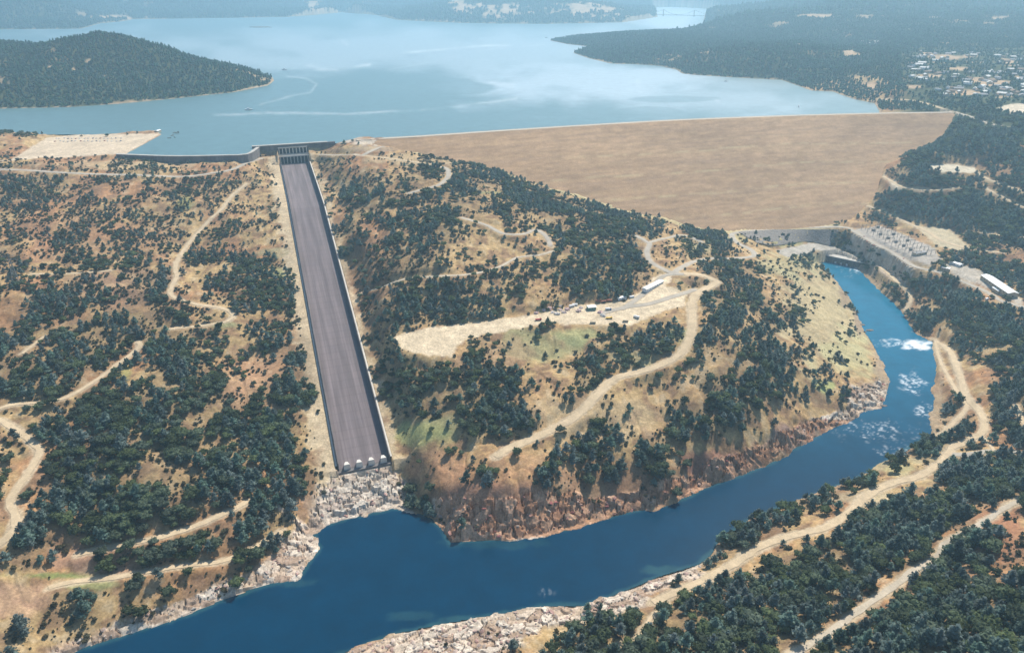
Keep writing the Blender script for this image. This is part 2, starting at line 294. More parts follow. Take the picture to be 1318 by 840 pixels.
PADS = [  # px polygon, colour, flatten, soft
 ([(503, 437), (560, 420), (620, 414), (700, 400), (740, 389), (800, 382), (826, 368), (848, 350), (868, 352), (858, 368), (885, 376), (880, 392), (840, 405), (812, 420), (760, 420), (700, 418), (650, 428), (600, 433), (590, 447), (582, 463), (555, 462), (520, 452)], (.62, .50, .34), True),
 ([(-60, 212), (10, 204), (60, 177), (100, 175), (200, 170), (207, 173), (163, 198), (100, 204)], (.56, .45, .32), True),
 ([(1104, 292), (1133, 289), (1160, 303), (1201, 320), (1214, 330), (1196, 340), (1174, 337), (1099, 299)], (.40, .355, .30), True),
 ([(1156, 283), (1190, 293), (1222, 288), (1232, 300), (1252, 320), (1230, 324), (1205, 318), (1180, 300)], (.52, .43, .28), True),
 ([(1190, 210), (1225, 208), (1255, 214), (1258, 226), (1228, 226), (1200, 221)], (.60, .52, .38), True),
 ([(1212, 336), (1235, 338), (1262, 350), (1318, 382), (1318, 395), (1270, 375), (1225, 353)], (.46, .40, .32), True),
 ([(1283, 140), (1300, 133), (1345, 131), (1345, 150), (1300, 147)], (.62, .52, .38), True),
 ([(985, 314), (1045, 309), (1072, 316), (1108, 338), (1095, 341), (1050, 333), (1010, 325)], (.40, .36, .30), True),
 ([(1140, 232), (1152, 232), (1170, 246), (1150, 246)], (.62, .52, .38), False),
]
blocked = np.zeros(GX.shape, np.float32)
PX, PY, PD = proj(GX, GY, Z)
padmask = []
for P, col, flat in PADS:
    xs = [p[0] for p in P]; ys = [p[1] for p in P]
    bb = (PX > min(xs) - 20) & (PX < max(xs) + 20) & (PY > min(ys) - 12) & (PY < max(ys) + 12) & (PD < 4000)
    if flat:
        Wp = [hit(*p) for p in P]
        zs = np.array([q[2] for q in Wp]); Aq = np.c_[[q[0] for q in Wp], [q[1] for q in Wp], np.ones(len(Wp))]
        pl = np.linalg.lstsq(Aq, zs, rcond=None)[0]
        c = np.mean(Aq[:, :2], 0); m0 = pl[:2] @ c + pl[2]; g = np.hypot(*pl[:2]); k = min(1, .09 / (g + 1e-9)); pl = np.array([pl[0] * k, pl[1] * k, m0 - k * (pl[:2] @ c)])
        Wp2 = [(q[0], q[1]) for q in Wp]
        r0 = min(math.hypot(*q) for q in Wp2) * .93; r1 = max(math.hypot(*q) for q in Wp2) * 1.07
        rows = (RAD > r0) & (RAD < r1); sl = np.where(rows)[0]; sl = slice(sl[0], sl[-1] + 1)
        x, y = GX[sl], GY[sl]; d = segs(x, y, Wp2, True)[0]; m = inside(x, y, Wp2); s_ = np.where(m, -d, d)
        zt = pl[0] * x + pl[1] * y + pl[2]; wgt = 1 - ss(s_, 1, 16); ok = (dl[sl] > 0) & (dr[sl] > 2) & ~infoot[sl]
        Z[sl] = np.where(ok, Z[sl] + (zt - Z[sl]) * wgt, Z[sl])
        mk = np.zeros(GX.shape, np.float32); mk[sl] = 1 - ss(s_ + (fbm(x / 9, y / 9, 21, 3) - .5) * 10, -3, 2); padmask.append((mk, col))
    else:
        mk = np.zeros(GX.shape, np.float32); mk[bb] = poly_soft(P, PX[bb], PY[bb], 2); padmask.append((mk, col))
    blocked = np.maximum(blocked, mk)
RW = []
roadm = np.zeros(GX.shape, np.float32)
def resample(P, step):
    out = []; P = np.array(P, float)
    # catmull-rom
    Q = np.vstack([2 * P[0] - P[1], P, 2 * P[-1] - P[-2]])
    for k in range(1, len(Q) - 2):
        L = np.linalg.norm((Q[k + 1] - Q[k])[:2]); n = max(2, int(L / step))
        for t in np.arange(n) / n:
            out.append(.5 * ((2 * Q[k]) + (-Q[k - 1] + Q[k + 1]) * t + (2 * Q[k - 1] - 5 * Q[k] + 4 * Q[k + 1] - Q[k + 2]) * t * t + (-Q[k - 1] + 3 * Q[k] - 3 * Q[k + 1] + Q[k + 2]) * t ** 3))
    out.append(Q[-2]); return np.array(out)
for name, wd, kd, P in ROADS:
    Wp = np.array([hit(*p) for p in P]); Wp = resample(Wp, 12)
    zz = np.array([float(H(p[0], p[1])) for p in Wp])
    zz = .5 * zz + .5 * Wp[:, 2]
    for _ in range(12):
        z2 = zz.copy(); z2[1:-1] = (zz[:-2] + zz[1:-1] + zz[2:]) / 3; zz = z2
    Wp[:, 2] = zz
    RW.append((name, wd, kd, Wp))
    r_ = np.hypot(Wp[:, 0], Wp[:, 1]); a_ = np.arctan2(Wp[:, 0], Wp[:, 1])
    i0, i1 = np.searchsorted(RAD, r_.min() - 60), np.searchsorted(RAD, r_.max() + 60) + 1; am = 70 / r_.min()
    j0, j1 = max(0, np.searchsorted(ANG, a_.min() - am)), min(NA, np.searchsorted(ANG, a_.max() + am) + 1)
    sl = (slice(i0, i1), slice(j0, j1)); x, y = GX[sl], GY[sl]
    d, _, _, par = segs(x, y, Wp[:, :2]); zt = np.interp(par, np.arange(len(Wp)), Wp[:, 2])
    ok = (dl[sl] > 0) & (dr[sl] > 1) & ~infoot[sl]
    wgt = (1 - ss(d, wd * .5 + 1.5, wd * .5 + 12)) * ok
    Z[sl] = Z[sl] + (zt - Z[sl]) * wgt
    m = 1 - ss(d + (fbm(x / 8, y / 8, 5, 2) - .5) * 4, wd * .45, wd * .5 + 3)
    roadm[sl] = np.maximum(roadm[sl], m)
    blocked[sl] = np.maximum(blocked[sl], 1 - ss(d, wd * .5 + 1, wd * .5 + 4.5))
# weir / headworks foot
PX, PY, PD = proj(GX, GY, Z)
# ------------------------------------------------------------------ tree cover map, one digit per 20 px of the photo (rows from y=200)
MAP = """211231123311100211003211112567400000000000000000000000000067832389
677643544324666321006234537637887300000000000000000000000677756654
776434344456554321006177767678647887500000000000000000005788778565
444335455545543232006276545457756778887400000000000000037999999899
454455445445336542000632433675412316757886413420000004400323688888
543456556665165111100635255676413432666784415661311002630002117787
652345556642652423000667776751322144577877123554201435620001556553
232343435564134553310577788731444256778867132788722120065310375688
242354545673245556433007442265622513667656505888824200020667864105
655664456775325644612006457767233134323545410688864220300046787221
477776767777375123521006486767672226200000000275387410030000568887
766776887886762146663005373000420140011655656753883100400000055888
863888756899754347775006372000531100226758776758665521100000014128
887878763388853214683004275224452101188464323278786246023000010298
888875433788875435884100278878877623188122532888885112100000051179
888854688888776367885001688888888512526100000886787621600000061079
545536888887666688751001567889878731120111278778711300000000184167
237756889986778787741000122557996862004110367757520000000000356157
455588756878865588620000211110000012563657752110000000000467714314
442686787678867867752000312044101114456757741000000000000524511356
351688687887788745786300053310552055166666883000000000032201178888
453888888888888842782000026400230025356467844000000005651010478899
532887888888787658700000006400000003346256340000024675300788876658
428877888787654587510000002322331000002100000026777301888875567322
378746764321577767200000000000000000000000000067864226788888468464
677410627567888876100000000000000000000000000676334588888863788757
466312646735435652100000000000000000000000003631368888887478876555
130311102362246530000000000000000000000000031157888888983267865678
011576325635452000000000000000000000003000567888888888884386788888
125678545310000000000000000000000000015366768888888888411688788888
655567320000000000000000000000000001367775788888888851137888888888
732210000000000000000000000010033345665688887777777215688876344577""".split()
MP = np.array([[int(c) for c in (r + '0' * 66)[:66]] for r in MAP], float)
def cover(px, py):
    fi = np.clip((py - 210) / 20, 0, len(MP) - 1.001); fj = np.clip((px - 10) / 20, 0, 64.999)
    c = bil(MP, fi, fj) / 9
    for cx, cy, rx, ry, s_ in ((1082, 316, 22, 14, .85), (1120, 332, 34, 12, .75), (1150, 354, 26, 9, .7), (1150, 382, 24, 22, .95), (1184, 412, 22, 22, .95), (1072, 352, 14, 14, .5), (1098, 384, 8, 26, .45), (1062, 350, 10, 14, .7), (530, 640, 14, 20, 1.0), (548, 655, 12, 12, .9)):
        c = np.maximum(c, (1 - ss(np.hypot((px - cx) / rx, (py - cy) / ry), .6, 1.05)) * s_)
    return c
# ------------------------------------------------------------------ ground colour
def v3(*c): return np.array(c, np.float32)
Wx = fbm(GX / 60, GY / 60, 51, 4); Wf = fbm(GX / 11, GY / 11, 52, 3)
soil = v3(.38, .205, .10); straw = v3(.42, .29, .14); brown = v3(.23, .14, .085); pale = v3(.50, .40, .26)
col = soil + (straw - soil) * ss(Wx, .35, .6)[..., None]
midm = ((PX > 500) & (PX < 1140) & (PY < 600))
col = np.where(midm[..., None], col + (straw * 1.05 - col) * .65, col)
col = col + (brown - col) * (ss(Wf, .46, .66) * .8)[..., None]
Wg = fbm(GX / 5, GY / 4, 58, 3); col = col * (1 + (Wg[..., None] - .5) * .7 * (RR < 2200)[..., None])
col = col + (pale - col) * (ss(1 - Wf, .6, .8) * .5)[..., None]
SPOTS = [  # px centre, radius, colour, strength
 (690, 445, 60, 22, (.33, .32, .16), .75), (740, 432, 30, 12, (.33, .34, .16), .75), (560, 548, 42, 14, (.28, .31, .15), .8), (540, 560, 40, 16, (.38, .38, .16), .8), (815, 460, 36, 12, (.37, .35, .2), .7), (880, 430, 20, 10, (.34, .38, .17), .6),
 (640, 455, 50, 20, (.33, .22, .13), .6), (600, 470, 30, 10, (.42, .27, .15), .6), (290, 418, 22, 5, (.34, .34, .17), .8), (360, 352, 16, 7, (.34, .38, .17), .7), (345, 325, 30, 6, (.38, .36, .2), .6), (60, 740, 60, 5, (.22, .28, .09), .8), (110, 752, 45, 7, (.30, .33, .14), .7), (160, 478, 14, 12, (.36, .34, .12), .7),
 (240, 260, 12, 10, (.30, .34, .12), .6), (1060, 400, 70, 90, (.46, .39, .23), .7), (1090, 460, 40, 40, (.45, .42, .22), .6), (1020, 340, 50, 20, (.39, .36, .2), .6), (1068, 495, 18, 10, (.32, .38, .15), .7), (1100, 508, 26, 8, (.33, .15, .10), .8), (1088, 378, 9, 22, (.27, .2, .14), .8), (1106, 412, 7, 20, (.29, .21, .15), .8), (1132, 470, 8, 30, (.33, .25, .17), .7), (1020, 310, 22, 8, (.34, .36, .17), .6), (950, 305, 30, 8, (.42, .38, .2), .6), (900, 318, 22, 8, (.38, .37, .21), .6),
 (640, 650, 90, 34, (.34, .19, .125), .85), (780, 630, 90, 30, (.33, .19, .12), .7), (930, 600, 60, 26, (.27, .14, .10), .9), (1020, 565, 50, 20, (.30, .20, .16), .8), (700, 600, 120, 22, (.42, .24, .13), .6), (560, 600, 50, 26, (.40, .23, .13), .7), (760, 540, 120, 30, (.46, .35, .21), .5),
 (1290, 690, 40, 40, (.34, .16, .09), .8), (1290, 820, 60, 30, (.34, .18, .11), .5), (140, 720, 90, 20, (.36, .22, .15), .7), (30, 770, 60, 30, (.38, .24, .16), .7), (430, 650, 40, 20, (.37, .27, .2), .7), (150, 370, 90, 30, (.30, .19, .13), .5), (100, 310, 120, 40, (.38, .21, .12), .5), (330, 500, 60, 60, (.44, .27, .16), .6),
 (630, 248, 30, 3, (.30, .36, .15), .5), (1120, 640, 60, 14, (.46, .38, .24), .7), (1150, 600, 30, 12, (.40, .38, .2), .6), (1140, 335, 60, 18, (.22, .18, .14), .6), (1200, 560, 30, 60, (.40, .33, .2), .5), (520, 205, 60, 8, (.50, .38, .22), .6), (470, 182, 50, 5, (.56, .48, .38), .9), (470, 192, 40, 4, (.33, .26, .18), .6), (150, 212, 120, 6, (.46, .36, .22), .5),
 (800, 645, 40, 10, (.40, .34, .30), .7), (640, 690, 80, 10, (.46, .36, .27), .8)]
dx_ = (fbm(GX / 22, GY / 22, 91, 3) - .5) * 1.3
for cx, cy, rx, ry, c, s_ in SPOTS:
    q = np.sqrt(((PX - cx) / rx) ** 2 + ((PY - cy) / ry) ** 2) + dx_
    m = ((1 - ss(q, .55, 1.1)) * s_ * (PD < 3000))[..., None]
    col = col + (v3(*c) - col) * m
# groin strip beside the dam, bare strips beside the chute
m = ((1 - ss(df, 10, 34)) * (GX < 700) * (PY > 190) * .75)[..., None]; col = col + (v3(.46, .40, .22) - col) * m
m = (ss(acs, 30, 34) * (1 - ss(acs + (Wf - .5) * 30 + 14 * (cs > 0), 44, 62)) * (ct > -.02) * (ct < 1.0))[..., None]; col = col + (v3(.55, .44, .29) - col) * m * .85
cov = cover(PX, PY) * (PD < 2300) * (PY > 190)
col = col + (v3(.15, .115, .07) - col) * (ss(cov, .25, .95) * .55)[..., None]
# rock
rc = np.array([[.46, .36, .27], [.53, .44, .35], [.37, .27, .20], [.58, .50, .41]], np.float32)
rcol = rc[(cv * 3.99).astype(int)] * (.75 + .5 * cv2)[..., None]
redrock = ((PX > 560) & (PX < 1110) & (PY > 540) & (PY < 704 - (PX - 560) * .1))
rcol = np.where(redrock[..., None], rcol * v3(.84, .62, .50) + v3(.03, .012, .006), rcol)
whit = np.exp(-(((PX - 465) / 70) ** 2 + ((PY - 638) / 45) ** 2))[..., None]
rcol = rcol * (1 - .45 * whit) + v3(.62, .58, .51) * .45 * whit
col = col + (rcol - col) * (rock * .9)[..., None]
shore = ((dj > 0) & (dr < 9)) * 1.0
col = col + (v3(.36, .27, .18) - col) * (shore * .45 * (rock < .5))[..., None]
# far wooded country
fw = ss(RR, 1950, 2250) * ss(np.abs(GX) + (Z > 205) * 500, 0, 1) * (PY < 170)
fw = np.where((GX > 820) & (GY > 1700) & (GY < 2600), ss(PX, 1135, 1180) * 1.0, fw)
fn = fbm(GX / 130, GY / 130, 61, 4)
fcol = v3(.075, .085, .045) + (v3(.30, .22, .13) - v3(.075, .085, .045)) * ss(fn, .66, .8)[..., None]
col = col + (fcol - col) * (np.clip(fw, 0, 1) * (PY < 200))[..., None]
FSP = [(95, 90, 4, 7), (64, 86, 3, 3), (115, 78, 5, 3), (600, 10, 24, 8), (650, 14, 30, 8), (760, 12, 50, 10), (590, 3, 14, 6), (148, 22, 26, 3), (402, 8, 12, 6), (415, 14, 10, 3), (190, 6, 6, 3), (1095, 68, 8, 5), (1120, 54, 12, 2), (1050, 20, 30, 3), (1285, 24, 10, 2), (1120, 110, 8, 5), (1215, 75, 18, 5), (1200, 100, 30, 4), (1270, 105, 26, 5), (1240, 118, 26, 4), (1300, 80, 12, 4), (1190, 72, 10, 3), (1235, 88, 12, 3), (1290, 122, 16, 3), (1180, 112, 12, 3), (1310, 100, 8, 3), (1250, 72, 10, 2)]
soilspot = np.zeros(GX.shape, np.float32)
for cx, cy, rx, ry in FSP:
    q = np.sqrt(((PX - cx) / rx) ** 2 + ((PY - cy) / ry) ** 2) + (fbm(GX / 60, GY / 60, 92, 3) - .5) * 2.4
    soilspot = np.maximum(soilspot, (1 - ss(q, .5, 1.1)) * (PD > 1900) * (PY < 130))
col = col + (v3(.52, .36, .22) - col) * (soilspot * .9)[..., None]
col = col + (v3(.45, .33, .22) - col) * (((dl > 0) & (dl < 3 + RR * .0012) & (RR > 1900)) * .75)[..., None]
for mk, c in padmask:
    n_ = (fbm(GX / 16, GY / 16, 33, 3)[..., None] - .5) * .35 + 1
    col = col + (v3(*c) * n_ - col) * mk[..., None]
rdc = v3(.50, .40, .27)
col = col + (rdc - col) * (roadm * .85)[..., None]
lb = ((dl <= 1)); col = np.where(lb[..., None], v3(.30, .25, .17), col)
col = np.clip(col, .01, .9)
# ------------------------------------------------------------------ material helpers
def mat(name, base=(.5, .5, .5), rough=.85, spec=.2, noise=None, bump=None, attr=None, rand=0.0, metal=0, coord='Object', stretch=(1, 1, 1), extra=None):
    m = bpy.data.materials.new(name); m.use_nodes = True; n = m.node_tree.nodes; l = m.node_tree.links; b = n['Principled BSDF']
    b.inputs['Roughness'].default_value = rough; b.inputs['Specular IOR Level'].default_value = spec; b.inputs['Metallic'].default_value = metal
    if attr:
        a = n.new('ShaderNodeAttribute'); a.attribute_name = attr; cur = a.outputs['Color']
    else:
        a = n.new('ShaderNodeRGB'); a.outputs[0].default_value = (*base, 1); cur = a.outputs[0]
    tc = n.new('ShaderNodeTexCoord'); mp = n.new('ShaderNodeMapping'); mp.inputs['Scale'].default_value = stretch
    l.new(tc.outputs[coord], mp.inputs[0])
    for sc, amt in (noise or []):
        t = n.new('ShaderNodeTexNoise'); t.inputs['Scale'].default_value = sc; t.inputs['Detail'].default_value = 4; t.inputs['Roughness'].default_value = .65
        l.new(mp.outputs[0], t.inputs['Vector'])
        r = n.new('ShaderNodeMapRange'); r.inputs[1].default_value = .3; r.inputs[2].default_value = .7; r.inputs[3].default_value = 1 - amt; r.inputs[4].default_value = 1 + amt
        l.new(t.outputs[0], r.inputs[0])
        mx = n.new('ShaderNodeVectorMath'); mx.operation = 'SCALE'; l.new(cur, mx.inputs[0]); l.new(r.outputs[0], mx.inputs['Scale']); cur = mx.outputs[0]
    if rand:
        oi = n.new('ShaderNodeObjectInfo'); hs = n.new('ShaderNodeHueSaturation'); l.new(cur, hs.inputs['Color'])
        r = n.new('ShaderNodeMapRange'); r.inputs[3].default_value = 1 - rand; r.inputs[4].default_value = 1 + rand; l.new(oi.outputs['Random'], r.inputs[0]); l.new(r.outputs[0], hs.inputs['Value'])
        mu = n.new('ShaderNodeMath'); mu.operation = 'MULTIPLY'; mu.inputs[1].default_value = 7.31; fr = n.new('ShaderNodeMath'); fr.operation = 'FRACT'; l.new(oi.outputs['Random'], mu.inputs[0]); l.new(mu.outputs[0], fr.inputs[0])
        r2 = n.new('ShaderNodeMapRange'); r2.inputs[3].default_value = .452; r2.inputs[4].default_value = .512; l.new(fr.outputs[0], r2.inputs[0]); l.new(r2.outputs[0], hs.inputs['Hue'])
        r3 = n.new('ShaderNodeMapRange'); r3.inputs[3].default_value = 1.25; r3.inputs[4].default_value = .6; l.new(fr.outputs[0], r3.inputs[0]); l.new(r3.outputs[0], hs.inputs['Saturation'])
        cur = hs.outputs[0]
    l.new(cur, b.inputs['Base Color'])
    if bump:
        sc, st, dist = bump
        t = n.new('ShaderNodeTexNoise'); t.inputs['Scale'].default_value = sc; t.inputs['Detail'].default_value = 5; l.new(mp.outputs[0], t.inputs['Vector'])
        bp = n.new('ShaderNodeBump'); bp.inputs['Strength'].default_value = st; bp.inputs['Distance'].default_value = dist; l.new(t.outputs[0], bp.inputs['Height']); l.new(bp.outputs[0], b.inputs['Normal'])
    if extra: extra(n, l, b, cur, mp)
    return m
M = {}
def leafy(m, f=.42):
    n = m.node_tree.nodes; l = m.node_tree.links; b = n['Principled BSDF']; t = n.new('ShaderNodeBsdfTranslucent'); mx = n.new('ShaderNodeMixShader'); mx.inputs[0].default_value = f
    l.new(b.inputs['Base Color'].links[0].from_socket, t.inputs['Color']); l.new(b.outputs[0], mx.inputs[1]); l.new(t.outputs[0], mx.inputs[2]); l.new(mx.outputs[0], n['Material Output'].inputs['Surface'])
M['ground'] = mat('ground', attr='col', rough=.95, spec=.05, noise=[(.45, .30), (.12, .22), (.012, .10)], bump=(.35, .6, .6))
M['asphalt'] = mat('road_asphalt', (.42, .37, .30), .9, .1, noise=[(.06, .14), (.4, .08)])
M['gravel'] = mat('road_gravel', (.50, .43, .33), .95, .05, noise=[(.08, .18), (.5, .12)])
M['dirt'] = mat('road_dirt', (.55, .43, .28), .95, .05, noise=[(.08, .16), (.5, .12)])
M['concrete'] = mat('concrete', (.46, .43, .38), .85, .2, noise=[(.05, .18), (.5, .12)])
M['pale_concrete'] = mat('pale_concrete', (.66, .62, .55), .85, .2, noise=[(.1, .12)])
M['dark_concrete'] = mat('dark_concrete', (.17, .155, .15), .9, .1, noise=[(.05, .25), (.3, .2)], stretch=(1, 1, .3))
def chute_joints(n, l, b, cur, mp):
    tc = n.new('ShaderNodeTexCoord'); br = n.new('ShaderNodeTexBrick'); br.offset = 0; br.inputs['Scale'].default_value = 1; br.inputs['Brick Width'].default_value = .2; br.inputs['Row Height'].default_value = 1 / 62
    br.inputs['Mortar Size'].default_value = .0012; br.inputs['Color1'].default_value = (1.03, 1.02, 1.01, 1); br.inputs['Color2'].default_value = (.965, .965, .975, 1); br.inputs['Mortar'].default_value = (.92, .92, .92, 1); l.new(tc.outputs['UV'], br.inputs['Vector'])
    t = n.new('ShaderNodeTexNoise'); t.inputs['Scale'].default_value = 1; t.inputs['Detail'].default_value = 6; m2 = n.new('ShaderNodeMapping'); m2.inputs['Scale'].default_value = (9, 9, 1); l.new(tc.outputs['UV'], m2.inputs[0]); l.new(m2.outputs[0], t.inputs['Vector'])
    r = n.new('ShaderNodeMapRange'); r.inputs[1].default_value = .35; r.inputs[2].default_value = .65; r.inputs[3].default_value = .8; r.inputs[4].default_value = 1.15; l.new(t.outputs[0], r.inputs[0])
    mm = n.new('ShaderNodeVectorMath'); mm.operation = 'MULTIPLY'; l.new(cur, mm.inputs[0]); l.new(br.outputs[0], mm.inputs[1]); sc = n.new('ShaderNodeVectorMath'); sc.operation = 'SCALE'; l.new(mm.outputs[0], sc.inputs[0]); l.new(r.outputs[0], sc.inputs['Scale']); l.new(sc.outputs[0], b.inputs['Base Color'])
M['wall_shaded'] = mat('shade_darkened_wall', (.13, .12, .12), .9, .1, noise=[(.05, .3), (.4, .2)])  # mottled wall concrete, base colour darkened to stand in for shade
M['chute'] = mat('chute_concrete', (.180, .148, .150), .8, .25, noise=[(.12, .26), (.7, .20), (3, .10)], coord='UV', stretch=(60, 2.2, 1), extra=chute_joints)
M['steel_dark'] = mat('dark_steel', (.05, .06, .065), .6, .3, noise=[(.3, .2)])
M['steel'] = mat('galvanised_steel', (.26, .26, .25), .5, .5)
M['white'] = mat('white_metal_roof', (.80, .80, .78), .5, .4, noise=[(.5, .05)])
M['offwhite'] = mat('off_white_roof', (.62, .60, .55), .7, .3, noise=[(.5, .12)])
M['green'] = mat('green_metal', (.10, .22, .18), .6, .3)
M['red'] = mat('rust_red_metal', (.35, .13, .08), .7, .2, noise=[(.6, .2)])
M['tan'] = mat('tan_render', (.50, .42, .30), .8, .2)
M['roofg'] = mat('grey_roof', (.32, .31, .30), .8, .2)
M['roofb'] = mat('brown_roof', (.24, .16, .11), .8, .2)
M['glass'] = mat('dark_glass', (.03, .04, .05), .15, .5)
M['rubber'] = mat('black_rubber', (.03, .03, .03), .9, .1)
M['rock'] = mat('boulder_rock', (.44, .355, .275), .9, .1, noise=[(.35, .3), (1.5, .2)], rand=.25)
M['rock_dark'] = mat('dark_rock', (.20, .165, .14), .9, .1, noise=[(.1, .3), (.5, .25)], bump=(.3, 1, 2))
M['rubble'] = mat('rubble', (.62, .52, .44), .95, .1, noise=[(.3, .3), (1.5, .25)], rand=.15)
M['bark'] = mat('bark', (.16, .115, .08), .95, .05, noise=[(1.5, .2)])
M['pine'] = mat('pine_foliage', (.150, .212, .190), .9, .1, noise=[(.5, .25)], rand=.42)
M['oak'] = mat('oak_foliage', (.098, .140, .076), .9, .1, noise=[(.5, .3)], rand=.45)
M['shrub'] = mat('shrub_foliage', (.135, .135, .08), .9, .05, noise=[(.8, .3)], rand=.4)
M['farwood'] = mat('far_foliage', (.095, .160, .125), .95, .05, noise=[(.3, .2)], rand=.32)
for k_ in ('pine', 'oak', 'shrub', 'farwood'): leafy(M[k_])
# ------------------------------------------------------------------ mesh helpers
def tag(o, label=None, cat=None, group=None, kind=None):
    if label: o['label'] = label
    if cat: o['category'] = cat
    if group: o['group'] = group
    if kind: o['kind'] = kind
    return o
def link(name, me, m=None, parent=None):
    o = bpy.data.objects.new(name, me); C.objects.link(o)
    if m is not None and not me.materials: me.materials.append(m)
    if parent: o.parent = parent
    return o
def grid_mesh(name, V, nr, nc, keep=None, attrs=None, smooth=True):
    idx = np.arange(nr * nc).reshape(nr, nc)
    q = np.stack([idx[:-1, :-1], idx[:-1, 1:], idx[1:, 1:], idx[1:, :-1]], -1).reshape(-1, 4)
    if keep is not None: q = q[keep.reshape(-1)]
    used = np.zeros(nr * nc, bool); used[q.ravel()] = True; new = np.cumsum(used) - 1
    q = new[q]; V = V.reshape(-1, 3)[used]
    me = bpy.data.meshes.new(name)
    me.vertices.add(len(V)); me.vertices.foreach_set('co', V.astype(np.float32).ravel())
    me.loops.add(len(q) * 4); me.loops.foreach_set('vertex_index', q.astype(np.int32).ravel())
    me.polygons.add(len(q)); me.polygons.foreach_set('loop_start', np.arange(0, len(q) * 4, 4, dtype=np.int32)); me.polygons.foreach_set('loop_total', np.full(len(q), 4, np.int32))
    if smooth: me.polygons.foreach_set('use_smooth', np.ones(len(q), bool))
    for nm, arr in (attrs or {}).items():
        a = arr.reshape(nr * nc, -1)[used]
        if a.shape[1] == 3:
            at = me.attributes.new(nm, 'FLOAT_COLOR', 'POINT'); at.data.foreach_set('color', np.c_[a, np.ones(len(a))].astype(np.float32).ravel())
        else:
            at = me.attributes.new(nm, 'FLOAT', 'POINT'); at.data.foreach_set('value', a.astype(np.float32).ravel())
    me.update(); me.validate()
    return me
def add_box(bm, c, s, ax=None, top=None):
    """box centre c, full size s, ax = 2D unit vector of local x; top = (sx, sy) scale of the top face"""
    ax = np.array([1, 0]) if ax is None else np.asarray(ax); ay = np.array([-ax[1], ax[0]]); top = top or (1, 1); v = []
    for k, z in enumerate((-.5, .5)):
        for sx, sy in ((-.5, -.5), (.5, -.5), (.5, .5), (-.5, .5)):
            f = (1, 1) if k == 0 else top
            p = ax * sx * s[0] * f[0] + ay * sy * s[1] * f[1]; v.append(bm.verts.new((c[0] + p[0], c[1] + p[1], c[2] + z * s[2])))
    for f in ((3, 2, 1, 0), (4, 5, 6, 7), (0, 1, 5, 4), (1, 2, 6, 5), (2, 3, 7, 6), (3, 0, 4, 7)): bm.faces.new([v[i] for i in f])
def add_bar(bm, a, b, r, n=5, r2=None):
    a, b = Vector(a), Vector(b); d = (b - a).normalized(); u = d.orthogonal().normalized(); w_ = d.cross(u); r2 = r if r2 is None else r2
    A = [bm.verts.new(a + (u * math.cos(t) + w_ * math.sin(t)) * r) for t in [2 * math.pi * k / n for k in range(n)]]
    B = [bm.verts.new(b + (u * math.cos(t) + w_ * math.sin(t)) * r2) for t in [2 * math.pi * k / n for k in range(n)]]
    for k in range(n): bm.faces.new([A[k], A[(k + 1) % n], B[(k + 1) % n], B[k]])
    bm.faces.new(A[::-1]); bm.faces.new(B)
def fin(name, bm, m, parent=None, smooth=False):
    me = bpy.data.meshes.new(name); bm.normal_update(); bm.to_mesh(me); bm.free()
    if smooth: me.polygons.foreach_set('use_smooth', np.ones(len(me.polygons), bool))
    return link(name, me, m, parent)
def empty(name, loc, rz=0, label=None, cat=None, group=None):
    o = bpy.data.objects.new(name, None); C.objects.link(o); o.location = loc; o.rotation_euler = (0, 0, rz); o.empty_display_size = 2
    return tag(o, label, cat, group)
def copy_tree(o, loc, rz=0, label=None, group=None, sc=None):
    c = o.copy(); C.objects.link(c); c.location = loc; c.rotation_euler = (0, 0, rz)
    if label: c['label'] = label
    if group: c['group'] = group
    if sc is not None: c.scale = sc
    for ch in o.children:
        d = ch.copy(); C.objects.link(d); d.parent = c
        for g in ch.children: e = g.copy(); C.objects.link(e); e.parent = d
    return c
# ------------------------------------------------------------------ terrain, water
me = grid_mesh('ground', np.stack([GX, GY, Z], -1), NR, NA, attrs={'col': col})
ncell = rock[:-1, :-1].reshape(-1) < .45; me.polygons.foreach_set('use_smooth', ncell[:len(me.polygons)])
tag(link('ground', me, M['ground']), kind='structure')
def water_sheet(name, d, nx, ny, lev, m, lim, attrs):
    ex = np.hypot(GX - nx, GY - ny)
    out = d > 3
    vx = np.where(out, nx + (GX - nx) / (ex + 1e-6) * 3, GX); vy = np.where(out, ny + (GY - ny) / (ex + 1e-6) * 3, GY)
    inn = d <= 0
    kp = inn[:-1, :-1] | inn[1:, :-1] | inn[:-1, 1:] | inn[1:, 1:]
    me = grid_mesh(name, np.stack([vx, vy, np.full(GX.shape, lev)], -1), NR, NA, kp, attrs)
    return tag(link(name, me, m), kind='structure')
def line_mask(px, py, P, wd):
    d = segs(px, py * 1.0, P)[0]; return np.exp(-(d / wd) ** 2)
# lake attributes
lpx, lpy, lpd = proj(GX, GY, np.full(GX.shape, LAKE))
lm = (dl < 20)
foam = np.zeros(GX.shape); X_, Y_ = lpx[lm], lpy[lm]
f_ = np.zeros(X_.shape)
WAKES = [([(270, 148), (340, 146), (440, 147), (540, 142), (600, 136), (665, 127)], 1.6, .45), ([(370, 98), (395, 101), (408, 108), (400, 118), (370, 125), (335, 134)], 1.3, .35),
         ([(395, 84), (415, 89), (440, 89), (475, 83)], 2.2, .6), ([(372, 93), (390, 88), (412, 90)], 1.4, .4), ([(490, 70), (540, 66), (600, 61), (660, 58)], 1.4, .5), ([(500, 90), (560, 78), (640, 62), (700, 58)], .9, .25),
         ([(440, 52), (447, 58)], 2, .4), ([(610, 100), (640, 108), (660, 110)], 3, .3), ([(820, 105), (826, 117)], 3, .4), ([(900, 120), (925, 130)], 2, .35)]
